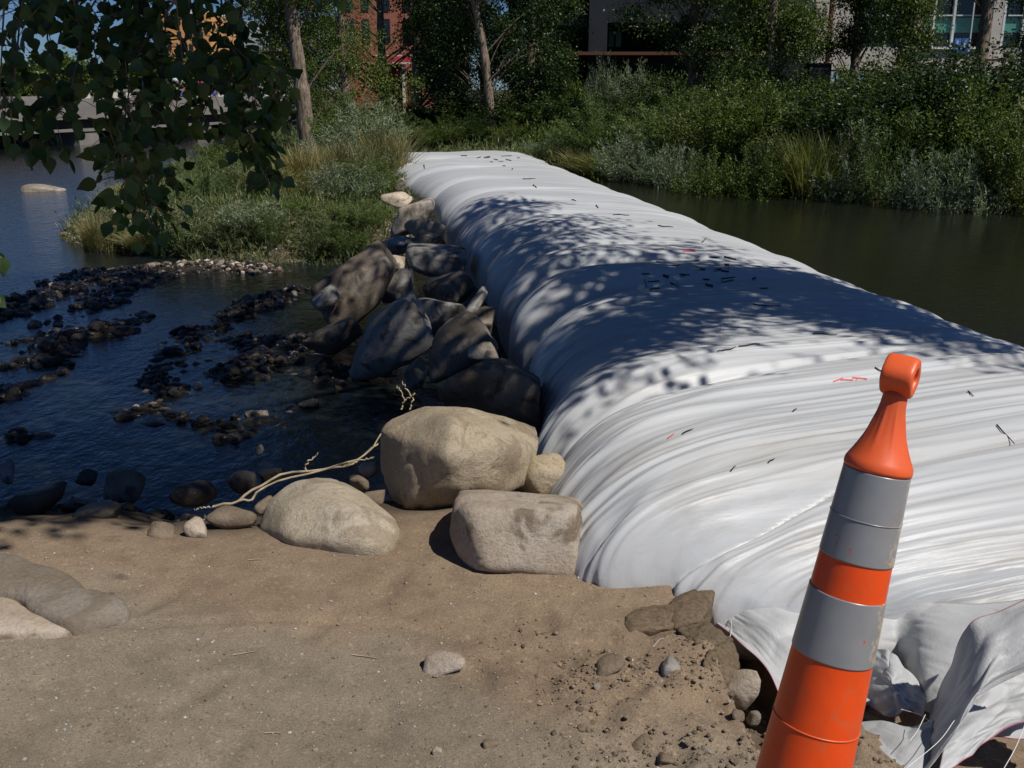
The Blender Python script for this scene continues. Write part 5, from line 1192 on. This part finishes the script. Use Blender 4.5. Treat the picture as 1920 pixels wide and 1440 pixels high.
o = obj('smaller_leaves', mesh('smaller_leaves', VV, [np.concatenate([f3+k*nv_ for k in range(len(parts))]), np.concatenate([f4+k*nv_ for k in range(len(parts))])], True, M['cotton']), root); o['kind'] = 'stuff'
V_, F_ = merge(lim); obj('limbs', mesh('limbs', V_, F_, True, M['bark']), root)

# ------------------------------------------------------------------ loose fabric sheets at the near end of the tube
def sheet(name, rows, label, seams=(), wr=.010, seed=1, mat='sheet', n=70, fine=1.0):
    """rows: grid of (picture x, picture y, distance) control points"""
    P = np.array([[WY(*q) for q in r_] for r_ in rows]); nr, nc = P.shape[:2]
    A = np.array([spline(P[i], n) for i in range(nr)]); Bm = np.array([spline(A[:, j], n) for j in range(n)])   # (col, row, 3)
    G = Bm.transpose(1, 0, 2)
    du = np.gradient(G, axis=1); dv = np.gradient(G, axis=0); nn = np.cross(du, dv); nn /= np.linalg.norm(nn, axis=2)[..., None]+1e-9
    a_, b_ = np.meshgrid(np.linspace(0, 1, n), np.linspace(0, 1, n), indexing='ij')
    h = wr*(fbm(a_*1.6+b_*1.1, b_*2.4-a_*1.4, 2, seed)+.55*(1-np.abs(n2(a_*5+b_*3, b_*3-a_*1.2, seed+5))*2)+.2*(1-np.abs(n2(a_*13-b_*4, b_*5+a_*3, seed+8))*2))*fine*.8
    G = G+nn*h[..., None]
    c = G.mean((0, 1)); V = (G-c).reshape(-1, 3)
    o = obj(name, mesh(name, V, grid_faces(n, n), True, M['sheet']), tube_root, loc=c-TB)
    md = o.modifiers.new('thickness', 'SOLIDIFY'); md.thickness = .0018; md.offset = 0
    if label: o['label'] = label
    for e in seams:
        Q = {'t': G[0], 'b': G[-1], 'l': G[:, 0], 'r': G[:, -1]}[e]
        V_, F_ = tube_arrays(Q-c, .0015, 5); s_ = obj('seam', mesh('seam', V_, F_, True, M['pink']), o)
    return o
sheet('loose_sheet', [[(1335, 1108, 3.22), (1420, 1112, 3.14), (1510, 1140, 3.06), (1640, 1180, 3.0)],
                      [(1332, 1130, 3.18), (1420, 1160, 3.0), (1510, 1200, 2.93), (1640, 1230, 2.93)],
                      [(1332, 1152, 3.12), (1405, 1205, 2.95), (1490, 1280, 2.8), (1640, 1300, 2.85)],
                      [(1333, 1153, 3.10), (1420, 1232, 2.86), (1475, 1320, 2.66), (1560, 1400, 2.6)]], 'pointed white flap hanging into the trench', 'b', .012, 3)
sheet('loose_sheet', [[(1600, 1150, 3.06), (1680, 1140, 3.08), (1740, 1126, 3.08), (1830, 1132, 3.05), (1960, 1110, 3.05)],
                      [(1610, 1200, 2.95), (1680, 1190, 3.02), (1730, 1180, 2.92), (1820, 1190, 2.84), (1960, 1180, 2.85)],
                      [(1620, 1260, 2.86), (1690, 1260, 2.98), (1720, 1250, 2.80), (1800, 1260, 2.74), (1960, 1250, 2.75)],
                      [(1640, 1310, 2.80), (1700, 1320, 2.92), (1725, 1330, 2.74), (1780, 1340, 2.68), (1960, 1330, 2.68)]], None, (), .012, 9)
sheet('loose_sheet', [[(1745, 1330, 2.62), (1775, 1260, 2.58), (1812, 1172, 2.54), (1880, 1140, 2.56), (1990, 1090, 2.58)],
                      [(1730, 1370, 2.52), (1775, 1320, 2.46), (1840, 1230, 2.44), (1900, 1190, 2.46), (1990, 1150, 2.48)],
                      [(1712, 1410, 2.42), (1765, 1380, 2.36), (1830, 1300, 2.36), (1890, 1250, 2.40), (1990, 1190, 2.42)],
                      [(1695, 1470, 2.30), (1740, 1440, 2.28), (1800, 1360, 2.32), (1850, 1300, 2.38), (1990, 1230, 2.42)]], 'broad grey shaded fold standing up at the right', 't', .010, 15)
sheet('loose_sheet', [[(1790, 1290, 2.62), (1850, 1250, 2.66), (1910, 1240, 2.68), (1990, 1230, 2.70)],
                      [(1780, 1340, 2.48), (1850, 1310, 2.54), (1910, 1290, 2.58), (1990, 1280, 2.60)],
                      [(1770, 1400, 2.36), (1850, 1360, 2.44), (1910, 1330, 2.50), (1990, 1310, 2.52)],
                      [(1760, 1450, 2.28), (1820, 1410, 2.34), (1880, 1370, 2.42), (1990, 1325, 2.46)]], 'bright crinkled sheet lying below the grey fold', 'b', .014, 21, fine=1.3)
sheet('loose_sheet', [[(1635, 1215, 2.90), (1665, 1215, 2.84), (1690, 1240, 2.80), (1735, 1290, 2.76)],
                      [(1632, 1250, 2.84), (1665, 1260, 2.72), (1695, 1280, 2.70), (1735, 1310, 2.70)],
                      [(1630, 1290, 2.76), (1670, 1300, 2.64), (1700, 1310, 2.62), (1735, 1325, 2.64)],
                      [(1625, 1320, 2.70), (1670, 1345, 2.60), (1705, 1335, 2.58), (1735, 1335, 2.60)]], 'crumpled tuft of white fabric beside the cone', 'b', .017, 27, fine=1.2)
sheet('loose_sheet', [[(1560, 1370, 2.62), (1640, 1352, 2.56), (1700, 1360, 2.50), (1750, 1350, 2.48)],
                      [(1560, 1400, 2.50), (1640, 1390, 2.44), (1700, 1400, 2.38), (1745, 1395, 2.38)],
                      [(1550, 1460, 2.36), (1640, 1450, 2.28), (1700, 1460, 2.26), (1735, 1460, 2.26)],
                      [(1540, 1540, 2.20), (1640, 1530, 2.15), (1700, 1530, 2.14), (1730, 1530, 2.14)]], 'flat smooth sheet lying behind the base of the cone', (), .008, 33)
sheet('loose_sheet', [[(1800, 1350, 2.50), (1850, 1340, 2.54), (1910, 1325, 2.58), (2000, 1320, 2.6)], [(1810, 1375, 2.47), (1850, 1366, 2.5), (1910, 1352, 2.52), (2000, 1345, 2.54)],
                      [(1825, 1384, 2.45), (1860, 1380, 2.47), (1915, 1384, 2.46), (2000, 1380, 2.47)]], 'thin strip of sheet with a pink seam on the bare ground', 'b', .006, 39)
def wire(name, pts, r_, mat, parent=None, k=5, label=None, cat=None, group=None, taper=1):
    P = spline(np.array(pts, float), max(12, len(pts)*5)); c = P.mean(0)
    V_, F_ = tube_arrays(P-c, np.linspace(r_, r_*taper, len(P)), k); F_ = [F_, np.arange(k)[None], (len(P)-1)*k+np.arange(k)[None, ::-1]]
    o = obj(name, mesh(name, V_, F_, True, M[mat]), parent, loc=c-(TB if parent is tube_root else 0))
    if label: tag(o, label, cat, group)
    return o
for pts in [[(1370, 1160, 3.05), (1372, 1180, 3.0), (1368, 1196, 2.95)], [(1700, 1440, 2.2), (1760, 1390, 2.27), (1790, 1350, 2.35)], [(1690, 1330, 2.55), (1725, 1340, 2.5), (1742, 1352, 2.46)],
            [(1880, 1445, 2.15), (1905, 1400, 2.25), (1925, 1350, 2.35)], [(1312, 1246, 2.75), (1340, 1243, 2.75), (1368, 1240, 2.77)], [(1705, 1390, 2.33), (1720, 1370, 2.38), (1735, 1340, 2.45)]]:
    wire('loose_thread', [WY(*q) for q in pts], .0011, 'thread', tube_root, 4)
# a dark slit where the end piece is tucked under, with a frayed seam
pts = []
for a_, b_ in [(1236, 1098), (1240, 1085), (1246, 1070), (1252, 1056), (1262, 1040)]:
    h_, n_ = on_tube(a_, b_)
    if h_ is not None: pts.append(h_+n_*.002)
if len(pts) > 2: pass

# twigs lying on the tube
TW = [(1118, 386, 1122, 390, 'short dark twig'), (1150, 403, 1180, 405, ''), (1234, 424, 1262, 427, ''), (1316, 456, 1324, 447, ''), (1412, 572, 1464, 576, ''), (1524, 627, 1570, 630, ''), (1640, 690, 1660, 702, ''), (1868, 798, 1902, 836, ''), (1072, 375, 1080, 377, ''), (1000, 348, 1006, 352, ''), (980, 337, 1004, 335, ''),
      (1487, 772, 1494, 768, ''), (960, 318, 962, 316, ''), (795, 310, 796, 316, ''), (1280, 815, 1300, 806, ''), (1440, 868, 1452, 862, ''), (1370, 884, 1380, 876, ''), (1815, 735, 1825, 745, ''), (1345, 660, 1380, 652, ''), (1385, 650, 1425, 646, '')]
TL = ['thin twig curled near the middle of the far white cloth', 'dark twig right of centre above the tree shadow', 'long twig nearest the upper edge of the tree shadow', 'tiny hooked twig at the upper rim of the tree shadow', 'longest dark twig inside the tree shadow', 'faint twig at the lower rim of the tree shadow', 'twig poking out left of the top of the cone', 'straight black stick slanting at the right edge of the tube',
      'small twig between two larger ones high on the tube', 'tiny twig by the fourth fold from the far end', 'slim twig across the folds near the far end', 'tiny bent straw left of the cone on the white folds', 'speck of bark near the far print', 'upright black speck at the left end of the tube', 'frayed straw on the left part of the near folds', 'short straw above the near folds centre', 'bent straw between near folds left of the cone',
      'thin straw right of the cone top', 'dark straw tucked in the crease below the tree shadow', 'second straw along the crease below the tree shadow']
for (x0, y0, x1, y1, _), lb in zip(TW, TL):
    q = []
    for f_ in (0, .35, .7, 1):
        a_, n_ = on_tube(x0+(x1-x0)*f_, y0+(y1-y0)*f_+random.uniform(-1, 1))
        if a_ is not None: q.append(a_+Vector(n_)*(.004) if False else a_+n_*.006*(1 if n_[2] > 0 else -1))
    if len(q) > 2: wire('twig', q, .0022*np.linalg.norm(q[0]-np.array(O))/3.5*.8+.001, 'twig', None, 5, lb, 'twig', 'twigs lying on the white tube', .5)
# bleached roots left of the largest boulder
r_ = empty('bare_root', WZ(560, 905, -.05), 'bleached tangled roots trailing left from the largest tan boulder', 'root'); rb = np.array(r_.location)
for pts, rr in [([(402, 950, 3.95), (445, 940, 3.95), (480, 915, 4.0), (530, 890, 4.05), (600, 880, 4.1), (655, 872, 4.15), (700, 838, 4.2), (722, 822, 4.25)], .007),
                ([(445, 940, 3.93), (475, 935, 3.95), (490, 915, 3.98), (560, 892, 4.02), (650, 868, 4.1), (690, 848, 4.15), (715, 815, 4.2)], .006),
                ([(572, 884, 4.08), (576, 868, 4.1), (588, 858, 4.12), (597, 850, 4.12)], .0045), ([(640, 874, 4.1), (680, 862, 4.1), (702, 858, 4.1)], .004),
                ([(752, 768, 4.4), (758, 750, 4.42), (750, 732, 4.44), (745, 725, 4.45)], .004), ([(768, 768, 4.4), (774, 748, 4.42), (762, 730, 4.44), (755, 716, 4.45)], .004), ([(758, 752, 4.41), (772, 742, 4.42), (778, 738, 4.42)], .003), ([(402, 950, 3.95), (380, 952, 3.93), (365, 956, 3.92)], .004)]:
    P = spline(np.array([WY(*q) for q in pts]), 20)-rb; P = P+.004*np.sin(np.arange(20)[:, None]*np.array([1.3, 2.1, 1.7]))
    V_, F_ = tube_arrays(P, np.linspace(rr, rr*.55, 20), 6); obj('strand', mesh('strand', V_, F_, True, M['root']), r_)
# bits of straw on the sand
for (a_, b_, c_, d_), lb in zip([(440, 1220, 478, 1212), (495, 1366, 525, 1364), (660, 1216, 710, 1226), (258, 1095, 272, 1090), (1225, 1214, 1245, 1210), (465, 1046, 490, 1045)],
                      ['curled dry straw on the grey gravel at lower left', 'pale chip of straw near the bottom of the grey gravel', 'bent pale stalk half bedded in the middle of the sand', 'white splinter right of the pinkish slab', 'fresh green blade of grass on the loose earth', 'thin straw below the pale half-sunk boulder']):
    p0 = WZ(a_, b_, .0); p1 = WZ(c_, d_, .0); pm = (p0+p1)/2+np.array([.004, .004, .004])
    for p_ in (p0, pm, p1): p_[2] = float(hgt(p_[0], p_[1]))+.004
    wire('straw', [p0, pm, p1], .0022, 'root' if 'green' not in lb else 'pale', None, 4, lb, 'straw', None, .5)

# ------------------------------------------------------------------ traffic cone
def cone():
    pt = WY(1697, 668, 1.50); pb = WY(1508, 1440, 1.42)
    axv = pt-pb; axv = axv/np.linalg.norm(axv); Ltot = (pt[2]+.02)/axv[2]; foot = pt-axv*Ltot
    root = empty('traffic_cone', foot, 'tall orange traffic cone with two grey reflective bands and a loop top', 'traffic cone')
    root.rotation_mode = 'QUATERNION'; qq = Vector(axv).to_track_quat('Z', 'Y'); lx = qq.inverted() @ Vector((1, 0, 0))
    root.rotation_quaternion = qq @ Matrix.Rotation(math.atan2(lx.y, lx.x), 3, 'Z').to_quaternion()
    top = Ltot
    def orange(name, c, rough):
        m, n, p, o = new_mat(name); tc = N(n, 'ShaderNodeTexCoord'); t = N(n, 'ShaderNodeTexNoise', Scale=14.0, Detail=6.0, Roughness=.6); n.links.new(tc.outputs['Object'], t.inputs['Vector'])
        r_ = ramp(n, t.outputs[0], [(.3, tuple(x_*.86 for x_ in c)), (.6, c)])
        td = N(n, 'ShaderNodeTexNoise', Scale=26.0, Detail=9.0, Roughness=.72, Distortion=.6); n.links.new(tc.outputs['Object'], td.inputs['Vector'])
        dr_ = ramp(n, td.outputs[0], [(.53, (0, 0, 0)), (.72, (.55, .55, .55))]); n.links.new(mix(n, dr_.outputs[0], r_.outputs[0], (.42, .16, .07)), p.inputs['Base Color']); p.inputs['Roughness'].default_value = rough
        t2 = N(n, 'ShaderNodeTexNoise', Scale=60.0, Detail=3.0); n.links.new(tc.outputs['Object'], t2.inputs['Vector']); bump(n, p, t2.outputs[0], .12, .002)
        p.inputs['Subsurface Weight'].default_value = .12; p.inputs['Subsurface Radius'].default_value = (.02, .006, .002); p.inputs['Subsurface Scale'].default_value = .3; return m
    M['cone'] = orange('orange_vinyl', (.90, .085, .006), .36); M['conetop'] = orange('faded_orange_vinyl', (.82, .13, .035), .42)
    m, n, p, o = new_mat('worn_reflective_sheet'); tc = N(n, 'ShaderNodeTexCoord'); sp = N(n, 'ShaderNodeSeparateXYZ'); n.links.new(tc.outputs['Object'], sp.inputs[0])
    t = N(n, 'ShaderNodeTexNoise', Scale=55.0, Detail=8.0, Roughness=.7); n.links.new(tc.outputs['Object'], t.inputs['Vector'])
    t3 = N(n, 'ShaderNodeTexNoise', Scale=9.0, Detail=4.0); n.links.new(tc.outputs['Object'], t3.inputs['Vector'])
    base_ = ramp(n, t3.outputs[0], [(.3, (.25, .26, .275)), (.7, (.34, .35, .365))])
    mr = N(n, 'ShaderNodeMapRange'); n.links.new(sp.outputs[0], mr.inputs[0]); mr.inputs[1].default_value = .018; mr.inputs[2].default_value = .055; mr.inputs[3].default_value = -.10; mr.inputs[4].default_value = .10
    ad = N(n, 'ShaderNodeMath', operation='ADD'); n.links.new(t.outputs[0], ad.inputs[0]); n.links.new(mr.outputs[0], ad.inputs[1])
    chip = ramp(n, ad.outputs[0], [(.55, (0, 0, 0)), (.57, (1, 1, 1))]); dirtc = ramp(n, t.outputs[0], [(.4, (.38, .32, .24)), (.62, (.5, .46, .36)), (.66, (.62, .09, .02))])
    n.links.new(mix(n, chip.outputs[0], base_.outputs[0], dirtc.outputs[0]), p.inputs['Base Color']); p.inputs['Roughness'].default_value = .32; p.inputs['Metallic'].default_value = .15
    M['band'] = m
    # radii chosen along the axis measured down from the top
    sh = .176     # shoulder below the top
    r_sh = .0500; slope = .034/.75
    def rr(dn): return r_sh+(dn-sh)*slope
    def lathe(name, prof, mat, k=64, flute=None, parent=root):
        an = np.arange(k)*2*math.pi/k; V = []
        for dn, r0 in prof:
            f_ = flute(dn)*np.maximum(0, np.cos(an*8))**3 if flute else 0
            V.append(np.stack([(r0+f_)*np.cos(an), (r0+f_)*np.sin(an), np.full(k, top-dn)], 1))
        V = np.concatenate(V); return obj(name, mesh(name, V, grid_faces(len(prof), k, True), True, mat), parent)
    b1a, b1b, b2a, b2b = sh+.006, sh+.148, sh+.206, sh+.312
    NK = .176/.168; lathe('neck', [(a_*NK, b_) for a_, b_ in [(.052, .001), (.052, .018), (.062, .0185), (.075, .0195), (.09, .0222), (.105, .0262), (.12, .031), (.135, .0375), (.148, .044), (.156, .0485), (.161, .0512), (.168, .0522), (.172, .0515), (.1725, .047)]], M['conetop'], flute=lambda d_: .0024*max(0, math.sin((d_-.07)/.08*3.14)) if .07 < d_ < .15 else 0)
    pr = [(sh+.004, rr(sh)-.001)]
    for dn in np.linspace(sh+.01, Ltot-.05, 60): pr.append((dn, rr(dn)-.0006))
    pr.append((Ltot-.03, rr(Ltot)+.03)); lathe('body', pr, M['cone'])
    ring = sh+.43
    lathe('mould_ring', [(ring-.0015, rr(ring)-.001), (ring-.001, rr(ring)+.0006), (ring+.001, rr(ring)+.0006), (ring+.0015, rr(ring)-.001)], M['conetop'])
    for a_, b_ in ((b1a, b1b), (b2a, b2b)):
        prf = [(a_, rr(a_)-.002), (a_, rr(a_)+.0008)]+[(x_, rr(x_)+.0008) for x_ in np.linspace(a_+.002, b_-.002, 14)]+[(b_, rr(b_)+.0008), (b_, rr(b_)-.002)]
        bo = lathe('reflective_band', prf, M['band'])
        if a_ == b1a:
            c_ = a_+.075; lathe('overlap_ridge', [(c_-.001, rr(c_)), (c_-.0005, rr(c_)+.0018), (c_+.0005, rr(c_)+.0018), (c_+.001, rr(c_))], M['band'], parent=bo)
    # loop handle: thick rounded ring
    an = np.linspace(0, 2*math.pi, 49)[:-1]; sec = []
    m_ = 20; bn = np.arange(m_)*2*math.pi/m_; V = []
    for a_ in an:
        oct_ = 1+.05*math.cos(4*a_)
        for b_ in bn:
            cu = np.sign(math.cos(b_))*abs(math.cos(b_))**.45; cv = np.sign(math.sin(b_))*abs(math.sin(b_))**.45
            rad_ = (.0215+.0085*cu)*oct_; V.append((.024*cv, rad_*math.cos(a_)*.98, top-.031+rad_*math.sin(a_)*1.04))
    V = np.array(V); an_ = R(-34); Rz = np.array([[math.cos(an_), -math.sin(an_), 0], [math.sin(an_), math.cos(an_), 0], [0, 0, 1]]); V = V@Rz.T
    F_ = grid_faces(48, m_, True); last = np.stack([47*m_+np.arange(m_), 47*m_+(np.arange(m_)+1) % m_, (np.arange(m_)+1) % m_, np.arange(m_)], 1)
    obj('loop_handle', mesh('loop_handle', V, np.concatenate([F_, last]), True, M['conetop']), root)
    # rubber base
    k = 8; an = np.arange(k)*2*math.pi/k+.39; V = np.concatenate([np.stack([.2*np.cos(an), .2*np.sin(an), np.full(k, z_)], 1) for z_ in (0, .03)])
    obj('rubber_base', mesh('rubber_base', V, [grid_faces(2, k, True), np.arange(k)[None, ::-1], np.arange(k, 2*k)[None]], False, M['rail']), root)
cone()
